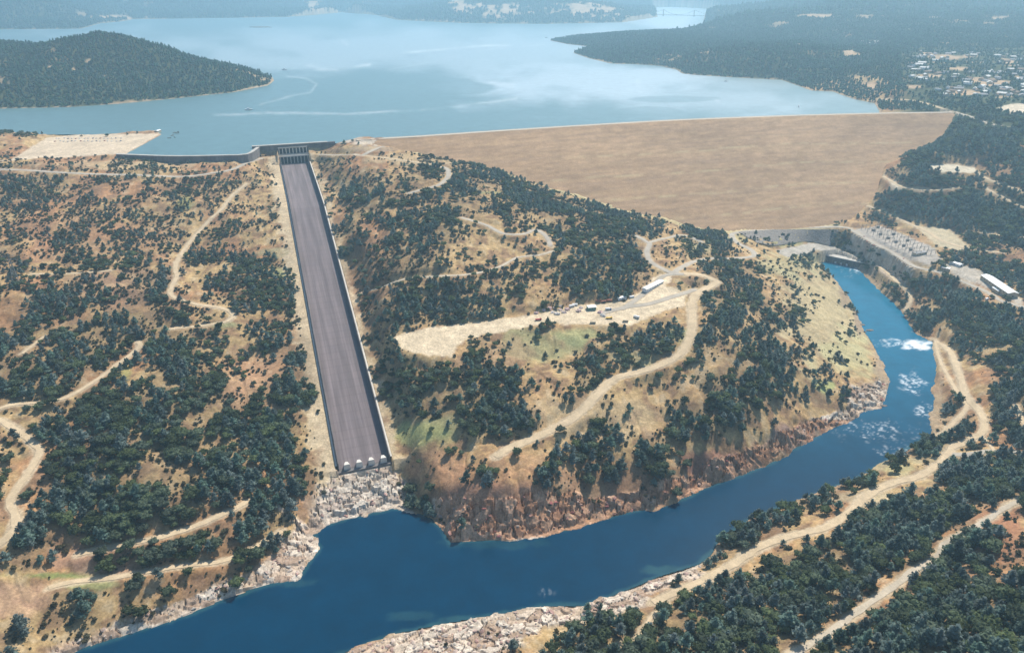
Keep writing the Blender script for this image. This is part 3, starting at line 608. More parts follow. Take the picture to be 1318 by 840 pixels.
for P, wd, s_ in WAKES:
    f_ = np.maximum(f_, line_mask(X_, Y_ + (fbm(X_ / 25, Y_ / 8, 4, 2) - .5) * 3, P, wd) * s_ * (.6 + .6 * fbm(X_ / 8, Y_ / 3, 6, 2)))
foam[lm] = f_ * .6 * ss(fbm(X_ / 30, Y_ / 10, 66, 3), .25, .6)
sheen_tint = np.zeros(GX.shape)  # pale lake patches: sky reflection painted into the base colour
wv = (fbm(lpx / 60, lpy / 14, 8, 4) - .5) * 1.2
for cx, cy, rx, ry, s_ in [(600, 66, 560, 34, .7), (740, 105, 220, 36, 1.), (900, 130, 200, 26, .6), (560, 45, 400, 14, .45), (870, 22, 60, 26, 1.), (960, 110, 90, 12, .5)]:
    sheen_tint = np.maximum(sheen_tint, (1 - ss(np.sqrt(((lpx - cx) / rx) ** 2 + ((lpy - cy) / ry) ** 2) + wv, .35, 1.2)) * s_)
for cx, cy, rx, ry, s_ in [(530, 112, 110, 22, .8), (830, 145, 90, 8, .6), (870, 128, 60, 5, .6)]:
    sheen_tint *= 1 - (1 - ss(np.sqrt(((lpx - cx) / rx) ** 2 + ((lpy - cy) / ry) ** 2) + wv, .75, 1.0)) * s_
def water_mat(name, deep, light, sheen_tint_col, rough, bump, spec=.5):
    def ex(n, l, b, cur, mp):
        a = n.new('ShaderNodeAttribute'); a.attribute_name = 'foam'; c = n.new('ShaderNodeAttribute'); c.attribute_name = 'sheen_tint'; s = n.new('ShaderNodeAttribute'); s.attribute_name = 'shoal'
        m1 = n.new('ShaderNodeMix'); m1.data_type = 'RGBA'; m1.inputs[6].default_value = (*deep, 1); m1.inputs[7].default_value = (*sheen_tint_col, 1); l.new(c.outputs['Fac'], m1.inputs[0])  # changes base colour only: painted sky sheen on lake, paler upstream river water
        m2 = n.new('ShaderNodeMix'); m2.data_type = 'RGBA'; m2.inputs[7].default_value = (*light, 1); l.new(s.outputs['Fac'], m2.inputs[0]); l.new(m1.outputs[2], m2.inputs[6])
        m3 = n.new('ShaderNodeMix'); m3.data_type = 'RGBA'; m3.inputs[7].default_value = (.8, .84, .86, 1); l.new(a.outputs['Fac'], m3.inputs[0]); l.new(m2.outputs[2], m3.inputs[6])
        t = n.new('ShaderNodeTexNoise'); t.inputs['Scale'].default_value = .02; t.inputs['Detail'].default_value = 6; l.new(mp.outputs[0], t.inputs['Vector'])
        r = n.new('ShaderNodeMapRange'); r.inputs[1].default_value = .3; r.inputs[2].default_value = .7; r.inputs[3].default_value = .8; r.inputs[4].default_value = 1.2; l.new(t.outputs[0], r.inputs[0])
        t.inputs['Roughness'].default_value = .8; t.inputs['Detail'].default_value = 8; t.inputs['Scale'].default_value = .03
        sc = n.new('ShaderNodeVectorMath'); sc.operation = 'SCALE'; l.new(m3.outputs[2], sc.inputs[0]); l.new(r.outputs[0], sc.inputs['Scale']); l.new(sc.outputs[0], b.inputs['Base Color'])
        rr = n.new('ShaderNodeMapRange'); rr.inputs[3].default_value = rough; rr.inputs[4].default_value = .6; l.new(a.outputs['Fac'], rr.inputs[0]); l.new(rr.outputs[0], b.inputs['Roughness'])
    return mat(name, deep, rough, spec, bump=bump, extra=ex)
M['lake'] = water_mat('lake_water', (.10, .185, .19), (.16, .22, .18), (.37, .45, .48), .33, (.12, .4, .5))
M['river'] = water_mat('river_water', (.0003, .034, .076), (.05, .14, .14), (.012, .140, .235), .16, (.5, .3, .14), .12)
water_sheet('lake', dl, lnx, lny, LAKE, M['lake'], 20, {'foam': foam, 'sheen_tint': sheen_tint, 'shoal': np.zeros(GX.shape)})
rpx, rpy, rpd = proj(GX, GY, np.zeros(GX.shape))
rf = np.zeros(GX.shape); rn = .5 * fbm((GX * .9 + GY * .25) / 2.6, (GY * .9 - GX * .25) / 9, 70, 4) + .5 * fbm(GX / 2.2, GY / 3.2, 73, 2); rn2 = fbm(GX / 9, GY / 9, 71, 3)
for cx, cy, rx, ry, s_, th in [(1181, 444, 20, 7, 1.15, .25), (1150, 440, 22, 6, .7, .52), (1175, 492, 18, 16, .8, .55), (1190, 528, 16, 10, .7, .57), (1135, 555, 60, 16, .5, .62), (1150, 580, 30, 6, .5, .6), (1102, 345, 12, 6, .8, .5), (1120, 470, 20, 30, .4, .62), (1085, 350, 30, 12, .3, .66), (1180, 420, 10, 10, .4, .6), (1100, 550, 20, 6, .4, .6), (702, 762, 14, 8, .15, .55)]:
    q = 1 - ss(np.sqrt(((rpx - cx) / rx) ** 2 + ((rpy - cy) / ry) ** 2) + (rn2 - .5) * 1.2, .5, 1.1)
    rf = np.maximum(rf, q * s_ * .8 * ss(rn, th - .10, th + .16))
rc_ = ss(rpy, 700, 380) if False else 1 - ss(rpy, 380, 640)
sh = np.zeros(GX.shape)
for cx, cy, rx, ry, s_ in [(852, 734, 32, 7, .6), (600, 796, 40, 5, .6), (530, 792, 40, 8, .35), (380, 748, 30, 8, .4), (640, 700, 80, 8, .3), (1085, 420, 10, 30, .25), (730, 778, 40, 6, .5)]:
    sh = np.maximum(sh, (1 - ss(np.sqrt(((rpx - cx) / rx) ** 2 + ((rpy - cy) / ry) ** 2) + (rn2 - .5), .4, 1.1)) * s_)
sh = sh * .6; sh = np.maximum(sh, (1 - ss(-dr + (rn2 - .5) * 5, 0, 5)) * .4 * (rpy > 560))
water_sheet('river', dr, rnx, rny, 0.0, M['river'], 20, {'foam': np.clip(rf, 0, 1), 'sheen_tint': np.clip(rc_, 0, 1), 'shoal': sh})
# ------------------------------------------------------------------ roads
for name, wd, kd, Wp in RW:
    P = resample(Wp, 6)[:, :3]; n = len(P); T = np.gradient(P[:, :2], axis=0); T /= np.linalg.norm(T, axis=1)[:, None] + 1e-9
    Nn = np.c_[-T[:, 1], T[:, 0]]; K = 7; V = np.zeros((n, K, 3))
    wj = 1 + .12 * np.sin(np.arange(n) * .7) * (kd != 'a')
    for k in range(K):
        sgn = k / (K - 1) - .5; ed = (fbm(P[:, 0] / 9, P[:, 1] / 9, 300 + (k > 3), 2) - .5) * (.9 if kd != 'a' else .25)
        o_ = sgn * wd * (.80 if kd != 'a' else .95) * (1 + ed * 2 * abs(sgn)) + (fbm(P[:, 0] / 40, P[:, 1] / 40, 305, 2) - .5) * 2
        V[:, k, 0] = P[:, 0] + Nn[:, 0] * o_; V[:, k, 1] = P[:, 1] + Nn[:, 1] * o_
    V[..., 2] = H(V[..., 0], V[..., 1]) + .35
    tag(link(name, grid_mesh(name, V, n, K), M[{'a': 'asphalt', 'd': 'dirt', 'g': 'gravel'}[kd]]), kind='structure')
# ------------------------------------------------------------------ dam
def dam_build():
    root = empty('embankment_dam', (CREST[4][0], CREST[4][1], 212), 0, 'huge brown earth-fill dam with a long straight crest holding back the lake', 'dam')
    o = np.array([CREST[4][0], CREST[4][1], 212.])
    P = resample(np.array([c for c in CREST]), 9); P = np.vstack([P[0] - (P[1] - P[0]) * np.arange(9, 0, -1)[:, None], P]); n = len(P); P[:, 2] = 212
    T = np.gradient(P[:, :2], axis=0); T /= np.linalg.norm(T, axis=1)[:, None]
    for _ in range(60): T[1:-1] = (T[:-2] + T[1:-1] + T[2:]) / 3
    T /= np.linalg.norm(T, axis=1)[:, None]; Dn = np.c_[T[:, 1], -T[:, 0]]
    runs = np.concatenate([[7.2], np.arange(9, 430, 5.0)]); V = np.zeros((len(runs), n, 3))
    for k, r_ in enumerate(runs):
        V[k, :, 0] = P[:, 0] + Dn[:, 0] * r_; V[k, :, 1] = P[:, 1] + Dn[:, 1] * r_
    V[..., 2] = damz(V[..., 0], V[..., 1])[0] + (fbm(V[..., 0] / 14, V[..., 1] / 9, 4, 3) - .5) * 1.0
    x, y = V[..., 0], V[..., 1]; ins = inside(x, y, DAMFOOT) | (segs(x, y, DAMFOOT, True)[0] < 13)
    kp = ins[:-1, :-1] & ins[1:, :-1] & ins[:-1, 1:] & ins[1:, 1:]
    s = np.broadcast_to(np.arange(n) * 9., (len(runs), n)); t = np.broadcast_to(runs[:, None], (len(runs), n))
    bands = fbm(s / 260, t / 6, 61, 5); b2 = fbm(s / 26, t / 5, 62, 5); b3 = fbm(s / 260, t / 90, 63, 3)
    c = v3(.43, .275, .155) * (1 + (b2[..., None] - .5) * .6)
    c = c + (v3(.31, .215, .145) - c) * (ss(bands, .5, .75) * .3)[..., None]
    c = c + (v3(.52, .36, .19) - c) * (ss(1 - bands, .52, .75) * .22)[..., None]
    c = c * (1 + (b3[..., None] - .5) * .35)
    for tt, sa, sb in ((120, 430, 1500), (190, 200, 1500), (262, 300, 1480), (330, 500, 1500)):
        m = np.exp(-((t - tt - 5 * np.sin(s / 90)) / 3.0) ** 2) * ss(s, sa, sa + 60) * (1 - ss(s, sb - 60, sb)); c = c + (v3(.50, .40, .22) - c) * (m * .6 * ss(b2, .4, .55))[..., None]
    yl = (1 - ss(t, 0, 9))[..., None]; c = c + (v3(.44, .33, .20) - c) * yl * .5
    V2 = V - o
    tag(link('downstream_face', grid_mesh('downstream_face', V2[::-1], len(runs), n, kp[::-1], {'col': c[::-1]}), M['dam'], root))
    V = np.zeros((3, n, 3))
    for k, r_ in enumerate((7.2, 0, -7)):
        V[k, :, 0] = P[:, 0] + Dn[:, 0] * r_; V[k, :, 1] = P[:, 1] + Dn[:, 1] * r_
    V[..., 2] = 212.1; link('crest_road', grid_mesh('crest_road', V - o, 3, n), M['crest'], root)
    V = np.zeros((2, n, 3))
    for k, (r_, z_) in enumerate(((-7, 212.05), (-50, 195))):
        V[k, :, 0] = P[:, 0] + Dn[:, 0] * r_; V[k, :, 1] = P[:, 1] + Dn[:, 1] * r_; V[k, :, 2] = z_
    link('upstream_riprap', grid_mesh('upstream_riprap', V - o, 2, n), M['rubble'], root)
    bm = bmesh.new()
    for r_ in (6.6, -6.4):
        for k in range(0, n - 1): add_bar(bm, (P[k, 0] + Dn[k, 0] * r_ - o[0], P[k, 1] + Dn[k, 1] * r_ - o[1], 1.1), (P[k + 1, 0] + Dn[k + 1, 0] * r_ - o[0], P[k + 1, 1] + Dn[k + 1, 1] * r_ - o[1], 1.1), .25, 4)
    fin('guard_rail', bm, M['pale_concrete'], root)
M['dam'] = mat('dam_fill', attr='col', rough=.95, spec=.05, noise=[(.1, .10), (.35, .14), (.02, .08)], bump=(.3, .6, 1.2))
M['crest'] = mat('crest_gravel', (.60, .50, .38), .9, .1, noise=[(.1, .1)])
dam_build()
# ------------------------------------------------------------------ spillway chute
def cpt(t, s, dz=0):
    q = CA[:2] + cdir * CLEN * t + cnor * s; return np.array([q[0], q[1], float(chz(t)) + dz])
def chute_build():
    root = empty('spillway_chute', tuple(CA), 0, 'long straight grey concrete spillway chute running down to the river', 'spillway')
    n = 140; ts = np.linspace(0, 1.0, n)
    V = np.array([[cpt(t, s) - CA for s in np.linspace(-CW, CW, 13)] for t in ts])
    me = grid_mesh('chute_floor', V, n, 13)
    uv = me.uv_layers.new(name='uv'); co = np.zeros(len(me.vertices) * 3, np.float32); me.vertices.foreach_get('co', co); co = co.reshape(-1, 3)
    li = np.zeros(len(me.loops), np.int32); me.loops.foreach_get('vertex_index', li)
    tt = (co[:, 0] * cdir[0] + co[:, 1] * cdir[1]) / CLEN; s_ = (co[:, 0] * cnor[0] + co[:, 1] * cnor[1]) / (2 * CW)
    uv.data.foreach_set('uv', np.c_[s_, tt][li].astype(np.float32).ravel())
    link('chute_floor', me, M['chute'], root)
    for sg in (-1, 1):
        bm = bmesh.new(); prev = None; f0 = []
        for t in np.linspace(-.002, 1.0, 120):
            ring = []
            for s, dz in ((CW, -3), (CW, 10), (CW + .9, 10), (CW + 2.2, -3)):
                ring.append(bm.verts.new(tuple(cpt(t, sg * s, dz) - CA)))
            if prev:
                for k in range(4): bm.faces.new([prev[k], prev[(k + 1) % 4], ring[(k + 1) % 4], ring[k]])
            else: bm.faces.new(ring)
            prev = ring
        bm.faces.new(prev[::-1]); bmesh.ops.recalc_face_normals(bm, faces=bm.faces); o = fin('side_wall', bm, M['wall_shaded'], root)
        bm = bmesh.new()                                   # flat concrete walkway behind the wall
        prev = None
        for t in np.linspace(.0, .985, 120):
            ring = [bm.verts.new(tuple(cpt(t, sg * s, 5.2) - CA)) for s in (CW + 1.7, CW + 3.6)]
            if prev: bm.faces.new([prev[0], prev[1], ring[1], ring[0]])
            prev = ring
        bmesh.ops.recalc_face_normals(bm, faces=bm.faces); fin('wall_walkway', bm, M['pale_concrete'], root)
    bm = bmesh.new(); q = cpt(0, 0, -9); add_box(bm, (cdir[0] * -3, cdir[1] * -3, -8), (2 * CW + 6, 7, 15.6), cnor); fin('end_sill', bm, M['dark_concrete'], root)
    for k in range(4):                                     # energy dissipator blocks
        s = (-CW + 9 + k * 13.8); bm = bmesh.new()
        A = [(-1.8, 9, 0), (1.8, 9, 0), (3.9, -4, 0), (-3.9, -4, 0)]; Bt = [(-1.4, 3, 6.4), (1.4, 3, 6.4), (3.3, -3.6, 7.0), (-3.3, -3.6, 7.0)]
        def w3(p): q = cnor * (s + p[0]) + cdir * (p[1] + 1.0); return (q[0], q[1], p[2] - .3)
        a = [bm.verts.new(w3(p)) for p in A]; b = [bm.verts.new(w3(p)) for p in Bt]
        bm.faces.new(a[::-1]); bm.faces.new(b)
        for i in range(4): bm.faces.new([a[i], a[(i + 1) % 4], b[(i + 1) % 4], b[i]])
        bmesh.ops.recalc_face_normals(bm, faces=bm.faces); fin('dissipator_block', bm, M['pale_concrete'], root)
    return root
chute_build()
def head_build():
    B = cpt(1.0, 0); root = empty('spillway_headworks', tuple(B), 0, 'grey concrete spillway gatehouse with a row of piers and dark gates at the lake edge', 'gatehouse')
    def L(s, f, z): q = cnor * s + cdir * f; return (q[0], q[1], z)
    n = 8; pw = 2 * CW / n
    for k in range(n + 1):
        bm = bmesh.new(); add_box(bm, L(-CW + k * pw, 7, 5), (1.6, 13, 18), cnor); fin('pier', bm, M['concrete'], root)
    for k in range(n):
        bm = bmesh.new(); add_box(bm, L(-CW + (k + .5) * pw, 8, 5), (pw - 1.7, 1.2, 17.6), cnor)
        for z in (1, 5, 9): add_box(bm, L(-CW + (k + .5) * pw, 7.2, z), (pw - 1.7, .5, .5), cnor)
        fin('gate', bm, M['steel_dark'], root)
    bm = bmesh.new(); add_box(bm, L(-6, 3.5, 14.8), (98, 7.5, 1.3), cnor)
    for d in (.0, 7.0): add_box(bm, L(-6, d, 16.0), (98, .4, 1.0), cnor)
    fin('bridge_deck', bm, M['pale_concrete'], root)
    bm = bmesh.new(); add_box(bm, L(0, 24.4, 14), (2 * CW + 12, 6, 44), cnor); fin('headwall', bm, M['dark_concrete'], root)
    bm = bmesh.new(); add_box(bm, L(0, 15.5, 16.6), (2 * CW + 7, 7, 1.2), cnor); fin('operating_floor', bm, M['pale_concrete'], root)
    for k in range(n + 1):
        bm = bmesh.new(); add_box(bm, L(-CW + k * pw, 18.6, 23), (1.5, 4, 12), cnor); fin('upper_column', bm, M['pale_concrete'], root)
    bm = bmesh.new(); add_box(bm, L(0, 20.9, 22.6), (2 * CW - 1, 1, 10.6), cnor); fin('hoist_bay', bm, M['steel_dark'], root)
    bm = bmesh.new(); add_box(bm, L(0, 19.2, 30.2), (2 * CW + 4, 6.5, 2.2), cnor); fin('hoist_beam', bm, M['concrete'], root)
    bm = bmesh.new(); add_box(bm, L(-4, 24.4, 36.5), (2 * CW + 100, 8.4, 1.0), cnor); fin('top_deck', bm, M['concrete'], root)
    for s0, s1 in ((-CW - 54, -CW - 6.1), (CW + 6.1, CW + 62)):
        bm = bmesh.new(); add_box(bm, L((s0 + s1) / 2, 24.4, 16), (s1 - s0, 5.8, 40), cnor); fin('approach_wall', bm, M['dark_concrete'], root)
    for s in (-CW - 5, CW + 5):
        bm = bmesh.new(); add_box(bm, L(s, 9, 4), (8, 18, 20), cnor); fin('abutment', bm, M['dark_concrete'], root)
head_build()
def weir_build():
    P = [p[:2] for p in W([(150, 199), (200, 201), (240, 201.5), (290, 200.5), (318, 199)], 201.5)] + [(WALL_L + np.array([8, 3, 0]))[:2]]
    P = resample(np.c_[np.array(P), np.zeros(6)], 14)[:, :2]
    root = empty('emergency_weir', (P[0][0], P[0][1], 202), 0, 'low dark curved concrete weir wall left of the gatehouse, water right behind it', 'weir')
    bm = bmesh.new(); bc = bmesh.new(); o = P[0]
    for b_, pr in ((bm, [(-5, -24), (-2.0, 0), (4, 0), (4, -24)]), (bc, [(-2.4, .02), (-2.4, 1.0), (4.4, 1.0), (4.4, .02)])):
        prev = None
        for k in range(len(P)):
            T = P[min(k + 1, len(P) - 1)] - P[max(k - 1, 0)]; T = T / np.linalg.norm(T); N = np.array([-T[1], T[0]])
            ring = [b_.verts.new((P[k][0] - o[0] + N[0] * a, P[k][1] - o[1] + N[1] * a, z)) for a, z in pr]
            if prev:
                for i in range(4): b_.faces.new([prev[i], prev[(i + 1) % 4], ring[(i + 1) % 4], ring[i]])
            else: b_.faces.new(ring)
            prev = ring
        b_.faces.new(prev[::-1]); bmesh.ops.recalc_face_normals(b_, faces=b_.faces)
    fin('weir_wall', bm, M['dark_concrete'], root); fin('coping', bc, M['concrete'], root)
weir_build()
# ------------------------------------------------------------------ powerhouse outlets at the dam toe
def outlet_build():
    p0, p1 = unp(1052, 334, 0), unp(1108, 346, 0); d = (p1 - p0)[:2]; Ln = float(np.hypot(*d)); u = d / Ln
    root = empty('outlet_structure', (p0[0], p0[1], 0), math.atan2(u[1], u[0]), 'dark concrete outlet structure with pale openings at the head of the river below the dam', 'outlet works')
    bm = bmesh.new(); add_box(bm, (Ln / 2, 9, 4), (Ln, 14, 15)); fin('outlet_wall', bm, M['dark_concrete'], root)
    bm = bmesh.new(); add_box(bm, (Ln / 2, 9, 12.3), (Ln + 4, 17, 1.4)); fin('deck', bm, M['concrete'], root)
    for k in range(7):
        bm = bmesh.new(); add_box(bm, (6 + k * (Ln - 12) / 6, 1, 4.5), (3, 3.4, 15)); fin('buttress', bm, M['dark_concrete'], root)
    for k in range(3):
        x = Ln * (.42 + .13 * k); bm = bmesh.new()
        for a in (-1.6, 1.6): add_box(bm, (x + a, -.6, 2), (.5, .6, 4))
        add_box(bm, (x, -.6, 4), (3.7, .6, .5)); add_box(bm, (x, .2, 2), (3, .4, 4)); fin('outlet_opening', bm, M['white'], root)
outlet_build()
# berm of riprap below the toe road
def berm():
    a = [hit(*p) for p in [(950, 299), (1000, 296), (1040, 296), (1080, 296)]]; b = [hit(*p) for p in [(975, 313), (1000, 316), (1040, 311), (1068, 317)]]
    V = np.zeros((6, 4, 3))
    for k in range(6):
        for j in range(4):
            V[k, j] = a[j] + (b[j] - a[j]) * k / 5; V[k, j, 2] += 1.0
    M['riprap'] = mat('riprap', (.235, .21, .185), .95, .1, noise=[(.2, .25), (.8, .3)], bump=(.4, 1, 1.5))
    V = [resample(r, 6) for r in V]; n = 30; V = np.array([np.stack([np.interp(np.linspace(0, 1, n), np.linspace(0, 1, len(r)), r[:, k]) for k in range(3)], -1) for r in V]); V[..., 2] = np.maximum(V[..., 2], H(V[..., 0], V[..., 1]) + .6)
    tag(link('riprap_bank', grid_mesh('riprap_bank', V, 6, n), M['riprap']), 'dark grey riprap bank under the road at the foot of the dam', 'embankment')
berm()
# ------------------------------------------------------------------ trees
def crown_mesh(name, lobes, per, size, seed, m, core=.72, tilt=.9):
    r = np.random.default_rng(seed); V = []; Fc = []
    for (cx, cy, cz, rx, ry, rz) in lobes:
        bm = bmesh.new(); bmesh.ops.create_icosphere(bm, subdivisions=1, radius=1)
        b0 = len(V)
        for v in bm.verts:
            k = core * (1 + (r.random() - .5) * .45); V.append((cx + v.co.x * rx * k, cy + v.co.y * ry * k, cz + v.co.z * rz * k))
        for f in bm.faces: Fc.append([b0 + v.index for v in f.verts])
        bm.free()
        for _ in range(per):
            d = r.normal(size=3); d[2] += .25; d /= np.linalg.norm(d); k = r.uniform(.62, 1.12)
            c = np.array([cx + d[0] * rx * k, cy + d[1] * ry * k, cz + d[2] * rz * k])
            nn = d + r.normal(size=3) * tilt; nn /= np.linalg.norm(nn)
            u = np.cross(nn, r.normal(size=3)); u /= np.linalg.norm(u); w_ = np.cross(nn, u); s = size * r.uniform(.6, 1.35)
            b0 = len(V)
            for q in ((1, 0), (-.2, .8), (-.9, -.1), (.1, -.85)): V.append(tuple(c + u * q[0] * s + w_ * q[1] * s + nn * r.uniform(-.15, .15) * s))
            Fc.append([b0, b0 + 1, b0 + 2, b0 + 3])
    me = bpy.data.meshes.new(name); me.from_pydata(V, [], Fc); me.materials.append(m); me.update(); return me
def trunk_mesh(name, h, r0, forks, seed):
    r = np.random.default_rng(seed); bm = bmesh.new(); p = Vector((0, 0, -1.5)); lean = Vector((r.uniform(-.06, .06), r.uniform(-.06, .06), 1)); n = 4
    for k in range(n):
        q = p + lean * (h + 1.5) / n + Vector((r.uniform(-.1, .1), r.uniform(-.1, .1), 0)); add_bar(bm, p, q, r0 * (1 - .2 * k), 6, r0 * (1 - .2 * (k + 1))); p = q
        if k >= 1:
            for (dx, dy, dz) in forks[k - 1::3]: add_bar(bm, q, q + Vector((dx, dy, dz)), r0 * .42, 5, r0 * .12)
    me = bpy.data.meshes.new(name); bm.normal_update(); bm.to_mesh(me); bm.free(); me.materials.append(M['bark']); return me
def pine_var(k):
    r = np.random.default_rng(100 + k); h = 15; lob = []; fk = []
    for i in range(9):
        t = i / 8; z = 3.1 + t * 7.4; rad = (3.3 * (1 - t ** 1.6) ** .8 + 1.3) * r.uniform(.75, 1.2); a = r.uniform(0, 6.28); off = rad * .6 * (1 - t * .5)
        lob.append((off * math.cos(a), off * math.sin(a), z, rad * .8, rad * .8, 1.9 * r.uniform(.8, 1.2))); fk.append((off * math.cos(a), off * math.sin(a), 1.0))
    return crown_mesh('pine_crown', lob, 26, .75, k, M['pine'], .62), trunk_mesh('trunk', 10.5, .36, fk, k)
def oak_var(k):
    r = np.random.default_rng(200 + k); lob = [(0, 0, 5.5, 3.4, 3.4, 2.9)]; fk = []
    for i in range(7):
        a = i * 6.28 / 7 + r.uniform(-.4, .4); rr = r.uniform(2.2, 4.0); z = r.uniform(3.6, 6.4); s = r.uniform(1.7, 2.7)
        lob.append((rr * math.cos(a), rr * math.sin(a), z, s * 1.15, s * 1.15, s * .9)); fk.append((rr * .8 * math.cos(a), rr * .8 * math.sin(a), 2.0))
    return crown_mesh('oak_crown', lob, 26, .72, k, M['oak'], .74), trunk_mesh('trunk', 5, .42, fk, k)
def shrub_var(k):
    r = np.random.default_rng(300 + k); lob = []; fk = []
    for i in range(4):
        a = r.uniform(0, 6.28); rr = r.uniform(.3, 1.1); s = r.uniform(.8, 1.3); lob.append((rr * math.cos(a), rr * math.sin(a), s * .8 + .2, s, s, s * .85)); fk.append((rr * math.cos(a), rr * math.sin(a), .8))
    return crown_mesh('shrub_foliage', lob, 20, .42, k, M['shrub'], .75), trunk_mesh('stem', 1.2, .12, fk, k)
def far_var(k, m='farwood'):
    r = np.random.default_rng(400 + k)
    lob = [(0, 0, 4.2, 3.6, 3.6, 3.6), (r.uniform(-1, 1), r.uniform(-1, 1), 8.2, 2.3, 2.3, 4.2)]
    if k % 2: lob = [(0, 0, 4, 4.6, 4.6, 3.6), (r.uniform(-3, 3), r.uniform(-3, 3), 5.0, 3, 3, 3)]
    return crown_mesh('far_crown', lob, 7, 1.3, k, M[m], .9)
VAR = {'pine': [pine_var(k) for k in range(6)], 'oak': [oak_var(k) for k in range(6)], 'shrub': [shrub_var(k) for k in range(5)]}
def cand(cell, r0, r1):
    a0 = R(50); n = int(2 * a0 * (r1 * r1 - r0 * r0) / 2 / (cell * cell))
    # jittered polar-cell placement at even ground spacing
    out = []; r_ = r0
    while r_ < r1:
        m = int(2 * a0 * r_ / cell); a = (np.arange(m) + rng.random(m) * .95) / m * 2 * a0 - a0; rr = r_ + rng.random(m) * cell * .95
        out.append(np.c_[rr * np.sin(a), rr * np.cos(a)]); r_ += cell
    return np.concatenate(out)
pad_bl = blocked
# ridged occlusion of water etc
near_pts = cand(7.4, 380, 2350)
X, Y = near_pts.T; Zt = H(X, Y); px, py, pd = proj(X, Y, Zt)
inb = (px > -170) & (px < 1490) & (py > 150) & (py < 930)
X, Y, Zt, px, py, pd = [v[inb] for v in (X, Y, Zt, px, py, pd)]
bl = H(X, Y, blocked); drv = H(X, Y, np.minimum(dr, 999)); dlk = H(X, Y, np.minimum(dl, 999)); dfo = H(X, Y, df); inf = H(X, Y, infoot.astype(float)); ctt, css = chute_st(X, Y)
chn = (ctt > -.03) & (ctt < 1.08) & (np.abs(css) < np.where(css > 0, 33.5, 38))
rkk = H(X, Y, rock)
c = cover(px, py)
c = np.where(py < 202, np.where(px > 1150, .95 * ss(pd, 0, 1), 0), c)
top = (py < 202); c = np.where(top & (px < 1240) & (py < 152), 0, c); c = np.where(top & (px < 480), .10, c)
c = np.where((px > 1140) & (py > 202) & (c > .4), np.minimum(c * 1.25, 1), c); c = np.where((px < 0), cover(np.zeros_like(px) + 30, py), c)
FX = [(700, 575, 130, 20, .5), (560, 615, 30, 10, .7)]
n1 = .62 * fbm(X / 24, Y / 24, 201, 4) + .38 * fbm(X / 70, Y / 70, 202, 2)
u = np.argsort(np.argsort(n1)) / len(n1)
pr = np.clip((c * .90 - u - .05 * ((px > 430) & (px < 1000) & (py < 560))) * 2.2 + .42, .06, .94) * np.clip(c * 2.6, 0, 1)
ok = (rng.random(len(X)) < pr * (1 - .22 * ss(py, 450, 640))) & (bl < .3) & (drv > 2.5) & (dlk > 4) & (inf < .5) & (dfo > 6) & ~chn & ((rkk < .55) | (rng.random(len(X)) < .12) | ((px > 1060) & (py < 420)) | ((px > 515) & (px < 562) & (py > 610) & (py < 670)))
tx, ty, tz, tpx, tpy, tpd, tc, tu = [v[ok] for v in (X, Y, Zt, px, py, pd, c, u)]
kn = fbm(tx / 45, ty / 45, 210, 3) + (rng.random(len(tx)) - .5) * .35
pine = kn > .50
pine |= (tpx > 900) & (tpy > 560) & (rng.random(len(tx)) < .35)
tsc = rng.uniform(.55, 1.25, len(tx)) * (1 + .38 * ss(tpy, 430, 640) + .12 * (tpx > 1150)) * np.where(pine, .92, .95) * (.8 + .25 * np.clip(tc, 0, 1)) * np.where((tpx < 420) & (tpy < 330), .72, 1)
# shrubs
sp = cand(4.6, 380, 2000); X, Y = sp.T; Zt = H(X, Y); px, py, pd = proj(X, Y, Zt)
inb = (px > -150) & (px < 1470) & (py > 196) & (py < 930); X, Y, Zt, px, py, pd = [v[inb] for v in (X, Y, Zt, px, py, pd)]
bl = H(X, Y, blocked); drv = H(X, Y, np.minimum(dr, 999)); dlk = H(X, Y, np.minimum(dl, 999)); inf = H(X, Y, infoot.astype(float)); dfo = H(X, Y, df); ctt, css = chute_st(X, Y)
chn = (ctt > -.03) & (ctt < 1.08) & (np.abs(css) < 44); c = cover(px, py); n2 = fbm(X / 22, Y / 22, 220, 3)
ok = (rng.random(len(X)) < np.clip(.02 + c * 1.0 + .25 * (px < 430) * (py < 480), 0, .7) * ss(n2, .40, .58) * (c > .05)) & (bl < .25) & (drv > 4) & (dlk > 6) & (inf < .5) & (dfo > 10) & ~chn
sx, sy, sz, spx, spy, spd, scc = [v[ok] for v in (X, Y, Zt, px, py, pd, c)]
ssc = .5 + 1.5 * rng.random(len(sx)) ** 2
print('trees', len(tx), 'pine', pine.sum(), 'shrubs', len(sx))
def zone(x, y):
    if x < 440: return 0
    if y > 560 and x > 870 and x * .62 + y > 1280: return 3
    if x > 1140 and y < 560: return 4
    if y > 560: return 2
    return 1
ZN = ['on the hillside left of the chute', 'on the middle hill right of the chute', 'on the cliff top above the river', 'on the near bank at lower right', 'on the far right bank']
KIND = {'pine': ('pine_tree', 'grey-green pine with a tall uneven crown', 'pine tree', 'trunk', 'crown'), 'oak': ('oak_tree', 'dark green oak with a broad rounded crown', 'oak tree', 'trunk', 'crown'), 'shrub': ('shrub', 'low olive-green shrub', 'shrub', 'stem', 'foliage')}
PLURAL = {'pine': 'pine trees ', 'oak': 'oak trees ', 'shrub': 'low shrubs '}
protos = {}
def individual(kind, x, y, z, s, zn, rz, vi, label=None, group=None, zs=1.0):
    nm, lb, cat, tn, cn = KIND[kind]
    cm, tm = VAR[kind][vi % len(VAR[kind])]
    o = empty(nm, (x, y, z - .2), rz, label or (lb + ' ' + ZN[zn]), cat, group or (PLURAL[kind] + ZN[zn])); o.scale = (s, s, s * zs)
    link(tn, tm, None, o); link(cn, cm, None, o); return o
